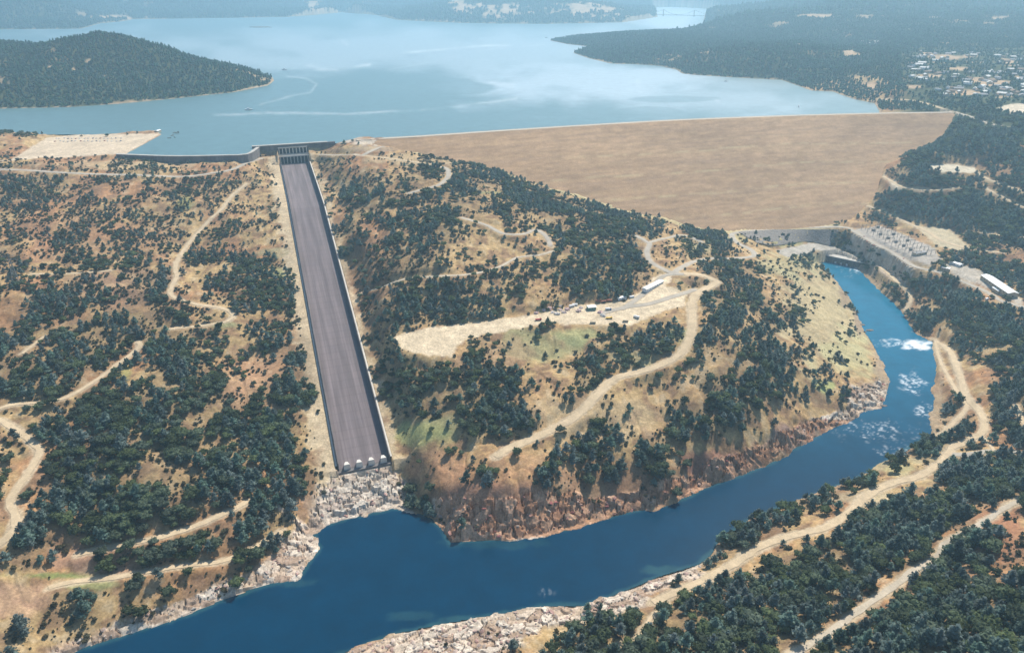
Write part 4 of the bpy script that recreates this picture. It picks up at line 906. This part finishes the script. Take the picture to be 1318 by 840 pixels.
def stuff_points(name, P, sc, vid, meshes, label):
    me = bpy.data.meshes.new(name); me.vertices.add(len(P)); me.vertices.foreach_set('co', P.astype(np.float32).ravel())
    for nm, arr, tp in (('sc', sc, 'FLOAT'), ('rz', rng.random(len(P)) * 6.283, 'FLOAT'), ('vid', vid, 'INT')):
        a = me.attributes.new(nm, tp, 'POINT'); a.data.foreach_set('value', arr.astype(np.float32 if tp == 'FLOAT' else np.int32))
    o = link(name, me); col_ = bpy.data.collections.new(name + '_sources')
    for i, ms in enumerate(meshes):
        s = bpy.data.objects.new('%s_source_%02d' % (name, i), ms); col_.objects.link(s)
    ng = bpy.data.node_groups.new(name, 'GeometryNodeTree'); ng.interface.new_socket('Geometry', in_out='INPUT', socket_type='NodeSocketGeometry'); ng.interface.new_socket('Geometry', in_out='OUTPUT', socket_type='NodeSocketGeometry')
    N = ng.nodes; Lk = ng.links; gi_ = N.new('NodeGroupInput'); go = N.new('NodeGroupOutput'); ip = N.new('GeometryNodeInstanceOnPoints'); ci = N.new('GeometryNodeCollectionInfo')
    ci.inputs['Collection'].default_value = col_; ci.inputs['Separate Children'].default_value = True; ci.inputs['Reset Children'].default_value = True
    def at(nm, tp):
        a = N.new('GeometryNodeInputNamedAttribute'); a.data_type = tp; a.inputs[0].default_value = nm; return a.outputs[0]
    Lk.new(gi_.outputs[0], ip.inputs['Points']); Lk.new(ci.outputs[0], ip.inputs['Instance']); ip.inputs['Pick Instance'].default_value = True
    Lk.new(at('vid', 'INT'), ip.inputs['Instance Index']); cx = N.new('ShaderNodeCombineXYZ'); Lk.new(at('rz', 'FLOAT'), cx.inputs[2]); Lk.new(cx.outputs[0], ip.inputs['Rotation'])
    c3 = N.new('ShaderNodeCombineXYZ'); s_ = at('sc', 'FLOAT'); [Lk.new(s_, c3.inputs[k]) for k in range(3)]; Lk.new(c3.outputs[0], ip.inputs['Scale']); Lk.new(ip.outputs[0], go.inputs[0])
    md = o.modifiers.new('scatter', 'NODES'); md.node_group = ng
    tag(o, label, name.replace('_', ' '), kind='stuff'); return o
def joined(pair):
    cm, tm = pair; bm = bmesh.new(); bm.from_mesh(cm); n0 = len(bm.faces); bm.from_mesh(tm); bm.faces.ensure_lookup_table()
    for f in bm.faces[n0:]: f.material_index = 1
    me = bpy.data.meshes.new(cm.name + '_whole'); bm.to_mesh(me); bm.free(); me.materials.append(cm.materials[0]); me.materials.append(tm.materials[0]); return me
def spread(kind, x, y, z, s, px_, py_, pd_, nmstuff, lab, limit=300):
    hh = {'pine': 15, 'oak': 8.5, 'shrub': 2.2}[kind]
    size = s * hh / pd_ * ((px_ > 3) & (px_ < 1315) & (py_ > 5) & (py_ < 838))
    od = np.argsort(-size); ind = od[:limit]; rest = od[limit:]
    for i in ind: individual(kind, x[i], y[i], z[i], float(s[i]), zone(px_[i], py_[i]), float(rng.random() * 6.28), int(rng.integers(0, 9)))
    P = np.c_[x[rest], y[rest], z[rest] - .2]; nv = len(VAR[kind])
    stuff_points(nmstuff, P, s[rest], rng.integers(0, nv, len(rest)), [joined(p) for p in VAR[kind]], lab)
m = pine; spread('pine', tx[m], ty[m], tz[m], tsc[m], tpx[m], tpy[m], tpd[m], 'pine_wood', 'grey-green pine woods covering the slopes on both sides of the river')
m = ~pine; spread('oak', tx[m], ty[m], tz[m], tsc[m], tpx[m], tpy[m], tpd[m], 'oak_wood', 'dark green oak woods covering the slopes on both sides of the river')
spread('shrub', sx, sy, sz, ssc, spx, spy, spd, 'scrub', 'scattered small shrubs dotted over the dry grass slopes')
# far woods: island, peninsula, town hill, ridges
FVM = [far_var(k) for k in range(6)]
for nm, cell, r0, r1, scl, lab in (('lakeside_wood', 10.5, 1900, 5600, 1.0, 'dark woods on the island and peninsula around the lake'), ('distant_wood', 27, 5600, 12500, 2.5, 'hazy blue-green woods on the far hills beyond the lake')):
    q = cand(cell, r0, r1); X, Y = q.T; Zt = H(X, Y); px, py, pd = proj(X, Y, Zt)
    ok = (px > -120) & (px < 1440) & (py > -60) & (py < 175) & (H(X, Y, np.minimum(dl, 999)) > 3 + cell * .2) & (H(X, Y, soilspot) < .4) & (H(X, Y, blocked) < .2) & (H(X, Y, infoot.astype(float)) < .2) & (Zt > 200.2)
    ok &= rng.random(len(X)) < np.clip(1.6 - 1.6 * ss(H(X, Y, fn), .68, .8), .12, .93)
    ok &= ~((px < 470) & (py > 160))
    ok &= ~((px > 1160) & (py > 62) & (py < 132) & (rng.random(len(X)) < .62))
    ok &= ~((pd < 2350) & (px > 1150) & (py > 150))
    ok &= ~((np.abs(px - 1180) < 60) & (np.abs(py - 148) < 6))
    n = ok.sum(); print(nm, n)
    stuff_points(nm, np.c_[X[ok], Y[ok], Zt[ok] - .5], rng.uniform(.6, 1.25, n) * scl, rng.integers(0, 6, n), FVM, lab)
#ENDTREES#
# ------------------------------------------------------------------ boulders
def boulder_mesh(seed, m):
    r = np.random.default_rng(seed); bm = bmesh.new(); bmesh.ops.create_icosphere(bm, subdivisions=2, radius=1)
    pl = [(r.normal(size=3), r.uniform(.55, .85)) for _ in range(9)]
    for v in bm.verts:
        p = np.array(v.co)
        for n_, d_ in pl:
            n_ = n_ / np.linalg.norm(n_); e = p @ n_ - d_
            if e > 0: p = p - n_ * e
        p = p * (1 + (r.random() - .5) * .07) * np.array([1.35, .85, .55]); v.co = Vector(p)
    me = bpy.data.meshes.new('boulder'); bm.to_mesh(me); bm.free(); me.materials.append(m); return me
M['rock_red'] = mat('reddish_rock', (.33, .21, .15), .9, .1, noise=[(.35, .3), (1.5, .2)], rand=.3)
BOM = [boulder_mesh(500 + k, M['rock']) for k in range(6)]; BOR = [boulder_mesh(500 + k, M['rock_red']) for k in range(6)]
sel = (rock > .55) & (dr > 1.0) & (dr < 70) & (Z > .1); vi = np.argwhere(sel); k_ = rng.choice(len(vi), 1500, replace=False)
bx_ = []
for i, j in vi[k_]:
    x, y = GX[i, j] + rng.uniform(-1, 1), GY[i, j] + rng.uniform(-1, 1); z = float(H(x, y)); p = proj(x, y, z)
    s = 0.6 + 2.2 * rng.random() ** 5
    bx_.append((x, y, z + s * .15, s, p[0], p[1], p[2]))
bx_ = np.array(bx_); od = np.argsort(-bx_[:, 3] / bx_[:, 6] * ((bx_[:, 4] > 0) & (bx_[:, 4] < 1318) & (bx_[:, 5] < 838)))
for n_, i in enumerate(od[:300]):
    x, y, z, s, a, b, _ = bx_[i]; cl_ = not (395 < a < 535 or a <= 395 or b > 705); o = link('boulder', (BOR if cl_ else BOM)[n_ % 6]); o.location = (x, y, z); o.scale = (s, s, s * rng.uniform(.7, 1.2)); o.rotation_euler = (rng.uniform(-.4, .4), rng.uniform(-.4, .4), rng.uniform(0, 6.28))
    if 395 < a < 535: lb = 'among the white rocks at the foot of the chute'
    elif a <= 395: lb = 'on the left bank of the river'
    elif b > 705: lb = 'on the near bank of the river'
    else: lb = 'along the foot of the reddish cliff'
    tag(o, ('reddish' if cl_ else 'pale') + ' angular boulder ' + lb, 'boulder', 'boulders ' + lb)
r_ = od[300:]; r_ = r_[(bx_[r_, 4] < 540) | (bx_[r_, 5] > 705)]; stuff_points('shore_stones', bx_[r_, :3], bx_[r_, 3], rng.integers(0, 6, len(r_)), BOM, 'scattered pale stones along the rocky river banks')
for px, py, s, lb in ((1110, 418, 4.5, 'brown rock breaking the river surface upstream of the rapids'), (1120, 425, 5.5, 'larger brown rock breaking the river surface below its neighbour'), (1113, 427, 3, 'smallest brown rock in the river between the other two'), (1137, 522, 4, 'dark rock at the tip of the point on the river bend')):
    q = unp(px, py, 0); o = link('river_rock', boulder_mesh(px, M['rock_dark'])); o.location = (q[0], q[1], .3); o.scale = (s, s * .8, s * .5); tag(o, lb, 'rock')
q = unp(335, 35.5, 200); o = link('islet', boulder_mesh(9, M['rock_dark'])); o.location = (q[0], q[1], 201); o.scale = (75, 22, 12); tag(o, kind='structure')
# ------------------------------------------------------------------ buildings
def gable(bm, L_, w_, z0, h, ov=.5, t=.3):
    xs = (-L_ / 2 - ov, L_ / 2 + ov); A = []
    prof = [(-w_ / 2 - ov, z0 - .15), (0, z0 + h), (w_ / 2 + ov, z0 - .15), (w_ / 2 + ov, z0 + t - .15), (0, z0 + h + t), (-w_ / 2 - ov, z0 + t - .15)]
    for x in xs: A.append([bm.verts.new((x, y, z)) for y, z in prof])
    for k in range(6): bm.faces.new([A[0][k], A[0][(k + 1) % 6], A[1][(k + 1) % 6], A[1][k]])
    bm.faces.new(A[0][::-1]); bm.faces.new(A[1]); bmesh.ops.recalc_face_normals(bm, faces=bm.faces)
def walls(bm, L_, w_, h, rise):
    add_box(bm, (0, 0, h / 2 - .6), (L_, w_, h + 1.2))
    for x in (-L_ / 2 + .01, L_ / 2 - .01): bm.faces.new([bm.verts.new((x, -w_ / 2, h)), bm.verts.new((x, w_ / 2, h)), bm.verts.new((x, 0, h + rise))])
def building(name, loc, rz, L_, w_, h, rise, wm, rm, label, cat, group=None, nwin=4):
    o = empty(name, tuple(loc), rz, label, cat, group)
    bm = bmesh.new(); walls(bm, L_, w_, h, rise); fin('wall', bm, wm, o)
    bm = bmesh.new(); gable(bm, L_, w_, h, rise); fin('roof', bm, rm, o)
    for k in range(nwin):
        for s in (-1, 1):
            bm = bmesh.new(); add_box(bm, ((k + .5) / nwin * L_ - L_ / 2, s * (w_ / 2 + .03), h * .55), (min(1.8, L_ / nwin * .5), .12, h * .32)); fin('window', bm, M['glass'], o)
    bm = bmesh.new(); add_box(bm, (L_ / 2 + .04, 0, min(2.2, h * .7) / 2), (.12, min(3, w_ * .3), min(2.2, h * .7))); fin('door', bm, M['steel_dark'], o)
    return o
def gdir(p, q): a, b = hit(*p), hit(*q); return math.atan2(b[1] - a[1], b[0] - a[0]), float(np.hypot(*(b - a)[:2])), (a + b) / 2
HP = {}
for k, (wm, rm) in enumerate((('tan', 'offwhite'), ('white', 'roofg'), ('tan', 'roofb'), ('white', 'offwhite'), ('tan', 'roofg'))):
    HP[k] = building('house', (0, 0, -500), 0, 17 + k, 10.5, 3.4, 2.4, M[wm], M[rm], 'x', 'house', None, 3)
rl = ['white-roofed', 'grey-roofed', 'brown-roofed', 'white walled and white-roofed', 'tan walled grey-roofed']; used_h = set(); hr = np.random.default_rng(33)
ctr = [(1192, 72, 14, 5), (1212, 74, 14, 5), (1240, 70, 20, 6), (1300, 76, 22, 5), (1205, 98, 34, 7), (1255, 100, 30, 9), (1300, 98, 24, 12), (1235, 118, 30, 6), (1275, 118, 26, 7), (1120, 56, 10, 2), (1190, 88, 20, 6), (1308, 118, 12, 7)]
HS = []
for cx, cy, rx, ry in ctr:
    for _ in range(17):
        px, py = cx + hr.uniform(-rx, rx), cy + hr.uniform(-ry, ry)
        if all((px - a) ** 2 + ((py - b) * 2.4) ** 2 > 32 for a, b in HS): HS.append((px, py))
for n_, (px, py) in enumerate(HS):
    k = n_ % 5; q = hit(px, py); loc = (q[0], q[1], q[2] + .5); rz = hr.uniform(0, 3.14); lb = rl[k] + ' house among trees in the hillside town beyond the dam'; g = rl[k] + ' houses in the hillside town'
    if k not in used_h: o = HP[k]; o.location = loc; o.rotation_euler = (0, 0, rz); o['label'] = lb; o['group'] = g; used_h.add(k)
    else: o = copy_tree(HP[k], loc, rz, lb, g)
    s = hr.uniform(.85, 1.45); o.scale = (s, s, s)
def bld_at(name, pa, pb, w_, h, rise, wm, rm, label, cat, nwin=6):
    rz, L_, c = gdir(pa, pb); return building(name, (c[0], c[1], float(H(c[0], c[1])) + .1), rz, L_, w_, h, rise, M[wm], M[rm], label, cat, None, nwin)
bld_at('warehouse', (1268, 358), (1303, 383), 17, 6.5, 2.2, 'tan', 'white', 'long white-roofed warehouse on the terrace beside the right-bank road', 'warehouse', 10)
bld_at('shed', (1212, 344), (1222, 348), 8, 4, 1, 'tan', 'white', 'lower left of two small white-roofed sheds beside the switchyard road', 'shed', 3)
bld_at('shed', (1224, 338), (1237, 343), 9, 4, 1, 'white', 'white', 'upper right of two small white-roofed sheds beside the switchyard road', 'shed', 3)
bld_at('shed', (1279, 372), (1287, 377), 7, 3.5, 1, 'tan', 'white', 'little pale shed in front of the long white-roofed warehouse', 'shed', 2)
bld_at('control_building', (1176, 329), (1190, 326), 9, 4.5, .6, 'tan', 'roofg', 'flat grey control building at the lower end of the switchyard', 'building', 4)
bld_at('long_shed', (829, 376), (851, 363), 8, 4, 1.2, 'white', 'white', 'long bright white shed beside the upper road into the dirt yard', 'shed', 7)
bld_at('shed', (756, 398), (766, 397), 8, 4, 1, 'green', 'white', 'green-walled shed with a white roof in the middle of the dirt yard', 'shed', 3)
bld_at('shed', (795, 385), (805, 384), 5, 3, .6, 'white', 'white', 'narrow white hut on the upper edge of the dirt yard', 'hut', 3)
bld_at('kiosk', (201, 170), (206, 171), 8, 3.5, 1, 'tan', 'white', 'small white-roofed kiosk at the tip of the lakeside parking lot', 'kiosk', 2)
# ------------------------------------------------------------------ vehicles
def wheels(o, xs, w_, r_):
    for x in xs:
        for s in (-1, 1):
            bm = bmesh.new(); add_bar(bm, (x, s * (w_ / 2 - .12), r_), (x, s * (w_ / 2 + .12), r_), r_, 10); fin('wheel', bm, M['rubber'], o)
def make_car(body, label):
    o = empty('parked_car', (0, 0, -500), 0, label, 'car', 'cars on the lakeside parking lot')
    bm = bmesh.new(); add_box(bm, (0, 0, .68), (4.6, 1.85, .72), None, (.97, .92)); fin('body', bm, body, o)
    bm = bmesh.new(); add_box(bm, (-.25, 0, 1.3), (2.7, 1.65, .55), None, (.7, .85)); fin('cabin_glass', bm, M['glass'], o)
    bm = bmesh.new(); add_box(bm, (-.25, 0, 1.6), (1.9, 1.42, .06)); fin('roof', bm, body, o)
    wheels(o, (-1.45, 1.45), 1.7, .34); return o
M['paint_white'] = mat('white_paint', (.78, .78, .76), .35, .5); M['paint_blue'] = mat('blue_paint', (.08, .14, .28), .35, .5); M['paint_red'] = mat('red_paint', (.35, .05, .04), .35, .5); M['paint_yellow'] = mat('yellow_paint', (.65, .42, .05), .45, .4)
cp = [make_car(M['paint_white'], 'white car on the lakeside parking lot'), make_car(M['paint_blue'], 'dark blue car on the lakeside parking lot'), make_car(M['paint_red'], 'red car on the lakeside parking lot')]
us = set(); cr = np.random.default_rng(4)
for n_ in range(34):
    k = (0, 0, 0, 1, 0, 2)[n_ % 6]; px = 72 + (n_ % 17) * 5.2 + cr.uniform(-1.2, 1.2); py = 178.5 + (n_ // 17) * 3.6 + cr.uniform(-.4, .4); q = hit(px, py); rz = 1.4 + cr.uniform(-.1, .1)
    loc = (q[0], q[1], q[2] + .1)
    if k not in us: cp[k].location = loc; cp[k].rotation_euler = (0, 0, rz); us.add(k)
    else: copy_tree(cp[k], loc, rz)
def truck(px, py, rz, body, label, box=True):
    q = hit(px, py); o = empty('truck', (q[0], q[1], q[2] + .1), rz, label, 'truck')
    bm = bmesh.new(); add_box(bm, (3.3, 0, 1.7), (2.0, 2.4, 2.2), None, (.85, .95)); fin('cab', bm, body, o)
    bm = bmesh.new(); add_box(bm, (4.2, 0, 2.1), (.12, 2.0, .8)); fin('windscreen', bm, M['glass'], o)
    bm = bmesh.new(); add_box(bm, (-1.2, 0, 2.2 if box else 1.5), (6.6, 2.5, 2.6 if box else 1.1), None, (1, 1) if box else (1.05, 1.15)); fin('cargo_box' if box else 'dump_bed', bm, M['paint_white'] if box else body, o)
    bm = bmesh.new(); add_box(bm, (0, 0, .75), (8.6, 1.2, .3)); fin('chassis', bm, M['steel_dark'], o); wheels(o, (-3.2, -1.9, 3.1), 2.3, .5); return o
truck(736, 395, .5, M['paint_white'], 'white box truck by the rubble at the left end of the dirt yard')
truck(784, 410, .1, M['paint_yellow'], 'yellow dump truck in the lower middle of the dirt yard', False)
truck(819, 409, 2.5, M['paint_white'], 'white box truck parked diagonally near the lower right of the dirt yard')
truck(693, 412, .2, M['paint_red'], 'red dump truck at the far left of the dirt yard', False)
truck(783, 399, 0, M['paint_blue'], 'dark blue box truck right of the green-walled shed')
truck(1270, 386, .6, M['paint_white'], 'white box truck on the road in front of the long warehouse')
cm_ = {'red': 'rust-red', 'white': 'white', 'green': 'green', 'tan': 'tan'}
for n_, (px, py, c_, lb) in enumerate([(770, 388, 'red', 'leftmost rust-red container on the upper edge of the dirt yard'), (777, 389, 'red', 'middle rust-red container on the upper edge of the dirt yard'), (784, 387.5, 'red', 'rightmost rust-red container on the upper edge of the dirt yard'), (740, 393, 'white', 'white container beside the white box truck in the dirt yard'), (813, 383, 'white', 'white container below the long bright shed'), (763, 416, 'tan', 'tan container at the lower edge of the dirt yard'), (805, 414, 'tan', 'tan container near the lower right edge of the dirt yard')]):
    q = hit(px, py); o = empty('shipping_container', (q[0], q[1], q[2] + .15), .1 + .25 * math.sin(n_ * 2), lb, 'container')
    bm = bmesh.new(); add_box(bm, (0, 0, 1.35), (7.5, 2.5, 2.6))
    for i in range(14):
        for s in (-1, 1): add_box(bm, (-3.4 + i * .52, s * 1.29, 1.35), (.2, .06, 2.3))
    fin('box', bm, M[c_], o); bm = bmesh.new()
    for s in (-.62, .62): add_box(bm, (3.79, s, 1.35), (.06, 1.15, 2.3))
    fin('doors', bm, M['steel'], o)
HPL = [(700, 399), (707, 397), (714, 396), (721, 399), (726, 402), (717, 404), (711, 402), (730, 398), (745, 400), (748, 396), (722, 394), (690, 403), (772, 402), (776, 406)]
for n_, (px, py) in enumerate(HPL):
    q = hit(px, py); r = np.random.default_rng(n_); bm = bmesh.new(); bmesh.ops.create_icosphere(bm, subdivisions=3, radius=1)
    for v in bm.verts:
        k = 1 + .55 * (mn.noise(Vector(v.co) * 2.2 + Vector((n_ * 7, 0, 0)))) + .2 * mn.noise(Vector(v.co) * 6); v.co = Vector((v.co.x * 3.8 * k, v.co.y * 3.0 * k, max(v.co.z, -.1) * 2.2 * k))
    o = fin('rubble_heap', bm, M['rubble']); o.location = (q[0], q[1], q[2]); o.rotation_euler = (0, 0, r.uniform(0, 3)); o.scale = [r.uniform(.7, 1.2)] * 3; tag(o, 'pale heap of rubble in the storage part of the dirt yard', 'rubble heap', 'rubble heaps in the dirt yard')
# ------------------------------------------------------------------ switchyard
def gantry():
    o = empty('switchyard_gantry', (0, 0, -500), 0, 'grey steel gantry row in the switchyard on the right bank', 'gantry', 'gantries in the switchyard')
    for x in (-12, 0, 12):
        bm = bmesh.new()
        for sx in (-.7, .7): add_bar(bm, (x + sx * 1.6, 0, 0), (x + sx * .5, 0, 12), .28, 4)
        for z in range(1, 12, 2): add_bar(bm, (x - 1.1, 0, z), (x + 1.1, 0, z + 1.6), .14, 4)
        fin('post', bm, M['steel'], o)
    bm = bmesh.new()
    for z in (11, 12.4): add_bar(bm, (-13, 0, z), (13, 0, z), .25, 4)
    for k in range(13): add_bar(bm, (-13 + 2 * k, 0, 11 if k % 2 else 12.4), (-11 + 2 * k, 0, 12.4 if k % 2 else 11), .14, 4)
    fin('crossbeam', bm, M['steel'], o)
    for x in (-9, -6, -3, 3, 6, 9):
        bm = bmesh.new(); add_bar(bm, (x, 0, 9), (x, 0, 11), .3, 6); fin('insulator', bm, M['rock_dark'], o)
    return o
g0 = gantry(); G0, G1, G2 = hit(1118, 293), hit(1192, 331), hit(1150, 303); ax = (G1 - G0)[:2]; ax /= np.linalg.norm(ax); rz = math.atan2(ax[1], ax[0]) + math.pi / 2; first = True
for k in range(9):
    for j in (-1, 1):
        c = G0[:2] + (G1 - G0)[:2] * (k + .4) / 9; nrm = np.array([ax[1], -ax[0]]); c = c + nrm * (j * 15 - 3); z = float(H(c[0], c[1]))
        if float(H(c[0], c[1], blocked)) < .5: continue
        if first: g0.location = (c[0], c[1], z); g0.rotation_euler = (0, 0, rz); g0.scale = (.75, .75, .75); first = False
        else: copy_tree(g0, (c[0], c[1], z), rz)
def transformer():
    o = empty('transformer', (0, 0, -500), 0, 'grey power transformer with cooling fins in the switchyard', 'transformer', 'transformers in the switchyard')
    bm = bmesh.new(); add_box(bm, (0, 0, 2), (5.5, 3, 3.6)); fin('tank', bm, M['steel'], o)
    for s in (-1, 1):
        bm = bmesh.new()
        for k in range(8): add_box(bm, (-2.3 + k * .66, s * 2.0, 2), (.2, .9, 2.8))
        fin('cooling_fins', bm, M['steel'], o)
    for x in (-1.5, 0, 1.5):
        bm = bmesh.new(); add_bar(bm, (x, 0, 3.8), (x, 0, 6), .3, 6, .12); fin('bushing', bm, M['rock_dark'], o)
    return o
t0 = transformer(); first = True
for px, py in ((1124, 297), (1133, 302), (1143, 307), (1153, 312), (1163, 317), (1172, 322), (1130, 293), (1150, 302), (1168, 310)):
    q = hit(px, py)
    if first: t0.location = tuple(q); t0.rotation_euler = (0, 0, rz); first = False
    else: copy_tree(t0, tuple(q), rz)
# ------------------------------------------------------------------ transmission towers
def pylon(px, py, hgt, label):
    q = hit(px, py); o = empty('transmission_tower', tuple(q), .5, label, 'pylon'); b = hgt * .10; bm = bmesh.new(); zs = np.linspace(0, hgt * .72, 7)
    wd = lambda z: b + (hgt * .022 - b) * min(z / (hgt * .72), 1)
    cs_ = [(-1, -1), (1, -1), (1, 1), (-1, 1)]
    for sx, sy in cs_: add_bar(bm, (sx * b, sy * b, -1), (sx * wd(99), sy * wd(99), hgt * .72), .3, 4); add_bar(bm, (sx * wd(99), sy * wd(99), hgt * .72), (sx * .3, sy * .3, hgt), .25, 4)
    for k in range(6):
        for i in range(4):
            a, c = cs_[i], cs_[(i + 1) % 4]; z0, z1 = zs[k], zs[k + 1]
            add_bar(bm, (a[0] * wd(z0), a[1] * wd(z0), z0), (c[0] * wd(z1), c[1] * wd(z1), z1), .16, 4); add_bar(bm, (c[0] * wd(z0), c[1] * wd(z0), z0), (a[0] * wd(z1), a[1] * wd(z1), z1), .16, 4)
    fin('lattice_mast', bm, M['steel'], o)
    for z in (.66, .78, .9):
        bm = bmesh.new(); L_ = hgt * .17
        for s in (-1, 1):
            add_bar(bm, (0, 0, hgt * z + 1.2), (s * L_, 0, hgt * z), .2, 4); add_bar(bm, (0, 0, hgt * z - 1), (s * L_, 0, hgt * z), .2, 4); add_bar(bm, (s * L_, 0, hgt * z), (s * L_, 0, hgt * z - 2.5), .2, 5)
        fin('cross_arm', bm, M['steel'], o)
pylon(21, 364, 44, 'grey lattice transmission tower on the dry slope at the far left')
# ------------------------------------------------------------------ boats and floats
def boat(px, py, rz, s, label):
    q = unp(px, py, 200); o = empty('motor_boat', (q[0], q[1], 200), rz, label, 'boat')
    bm = bmesh.new(); st = [(-5, 1.5), (0, 1.8), (3.5, 1.3), (6, .1)]; pr = None
    for x, w_ in st:
        ring = [bm.verts.new(p) for p in ((x, -w_, 1.1), (x, -w_ * .7, -.4), (x, w_ * .7, -.4), (x, w_, 1.1))]
        if pr:
            for k in range(4): bm.faces.new([pr[k], pr[(k + 1) % 4], ring[(k + 1) % 4], ring[k]])
        else: bm.faces.new(ring)
        pr = ring
    bm.faces.new(pr[::-1]); bmesh.ops.recalc_face_normals(bm, faces=bm.faces); fin('hull', bm, M['paint_white'], o)
    bm = bmesh.new(); add_box(bm, (-.5, 0, 1.9), (4, 2.4, 1.6), None, (.8, .85)); fin('cabin', bm, M['paint_white'], o)
    bm = bmesh.new(); add_box(bm, (1.55, 0, 2), (.1, 1.9, .8)); fin('windscreen', bm, M['glass'], o); o.scale = (s, s, s)
for a in [(320, 141.5, .2, 2.0, 'white motor boat on the lake below the tip of the wooded island'), (366, 90, 0, 2.0, 'white motor boat leaving a curved wake right of the wooded island'), (934, 105, .8, 2.0, 'small white boat under the wooded shore of the peninsula'), (1028, 137.5, 1.2, 1.5, 'small white boat near the right end of the dam'), (703, 49, .3, 2.0, 'tiny white boat off the tip of the peninsula')]: boat(*a)
for n_, (px, py) in enumerate([(218, 178), (222, 174.5), (225, 177), (228, 171.5), (224, 171), (229, 170)]):
    q = unp(px, py, 200); bm = bmesh.new(); add_bar(bm, (-4.5, 0, .3), (4.5, .5, .3), .9, 7, .6); add_bar(bm, (1, 0, .5), (2.2, 1.8, 2.2), .3, 5); o = fin('floating_log', bm, M['bark']); o.location = (q[0], q[1], 200); o.rotation_euler = (0, 0, n_ * 1.1); tag(o, 'dark log floating off the tip of the lakeside parking lot', 'log', 'logs floating off the parking lot')
# ------------------------------------------------------------------ far suspension bridge
pa, pb = unp(836, 19, 212), unp(912, 20.5, 212); d = (pb - pa)[:2]; Ln = float(np.hypot(*d)); o = empty('suspension_bridge', (pa[0], pa[1], 212), math.atan2(d[1], d[0]), 'faint grey suspension bridge crossing the narrow far arm of the lake', 'bridge')
bm = bmesh.new(); add_box(bm, (Ln / 2, 0, 0), (Ln, 12, 5)); fin('deck', bm, M['concrete'], o)
for x in (.24, .76):
    bm = bmesh.new()
    for s in (-6, 6): add_bar(bm, (Ln * x, s, -30), (Ln * x, s, 50), 4, 6, 3)
    for z in (15, 45): add_box(bm, (Ln * x, 0, z), (4, 14, 4))
    fin('tower', bm, M['concrete'], o)
for s in (-6, 6):
    bm = bmesh.new(); pr = None
    for k in range(33):
        u = k / 32; z = 50 * abs((u - .5) / .26) ** 2 if .24 <= u <= .76 else 50 * (1 - (abs(u - .5) - .26) / .24)
        p = (Ln * u, s, 3 + min(z, 50) * .95)
        if pr: add_bar(bm, pr, p, 1.2, 4)
        pr = p
    fin('cable', bm, M['steel'], o)
# ------------------------------------------------------------------ named single trees
for n_, (px, py, kd, s, lb) in enumerate([(408, 187, 'oak', .8, 'leftmost small oak on the shore just right of the gatehouse'), (417, 185.5, 'oak', 1.0, 'second small oak on the shore right of the gatehouse'), (425, 185, 'pine', .6, 'small pine on the shore between two oaks right of the gatehouse'), (431, 184, 'oak', 1.35, 'largest shore oak right of the gatehouse, where the wall ends'), (454, 182.5, 'oak', .7, 'lone small oak on the pale sand left of the dam crest'),
        (164, 174, 'pine', .6, 'small pine on the upper edge of the lakeside parking lot'), (177, 172, 'pine', .55, 'smaller pine near the tip of the lakeside parking lot'), (138, 176, 'oak', .9, 'oak on the upper edge of the parking lot, left of two pines'), (105, 176, 'oak', .55, 'small oak behind the parked cars on the lakeside lot')]):
    q = hit(px, py); individual(kd, q[0], q[1], q[2], s, 0, n_, n_, lb, 'single trees by the lake shore')
for n_ in range(26):
    px = -4 + n_ * 2.1 + rng.uniform(-1, 1); py = 171.5 + px * .06 + rng.uniform(-1.5, 3); q = hit(px, py)
    if H(q[0], q[1], np.minimum(dl, 999)) > 3: individual('oak', q[0], q[1], q[2], float(rng.uniform(.6, 1.0)), 0, n_, n_, 'dark oak in the shoreline row left of the parking lot', 'oaks along the shore left of the parking lot')
# ------------------------------------------------------------------ haze
def haze():
    bm = bmesh.new(); zt = max(1050, float(Z.max()) + 60); zb = float(Z.min()) - 1
    add_box(bm, (0, 9000, (zt + zb) / 2), (46000, 24000, zt - zb)); o = fin('haze', bm, None)
    m = bpy.data.materials.new('haze'); m.use_nodes = True; n = m.node_tree; n.nodes.remove(n.nodes['Principled BSDF'])
    v = n.nodes.new('ShaderNodeVolumePrincipled'); v.inputs['Color'].default_value = (.50, .80, 1, 1); v.inputs['Density'].default_value = HAZE; v.inputs['Anisotropy'].default_value = .35
    n.links.new(v.outputs[0], n.nodes['Material Output'].inputs['Volume']); o.data.materials.append(m); tag(o, kind='stuff')
haze()
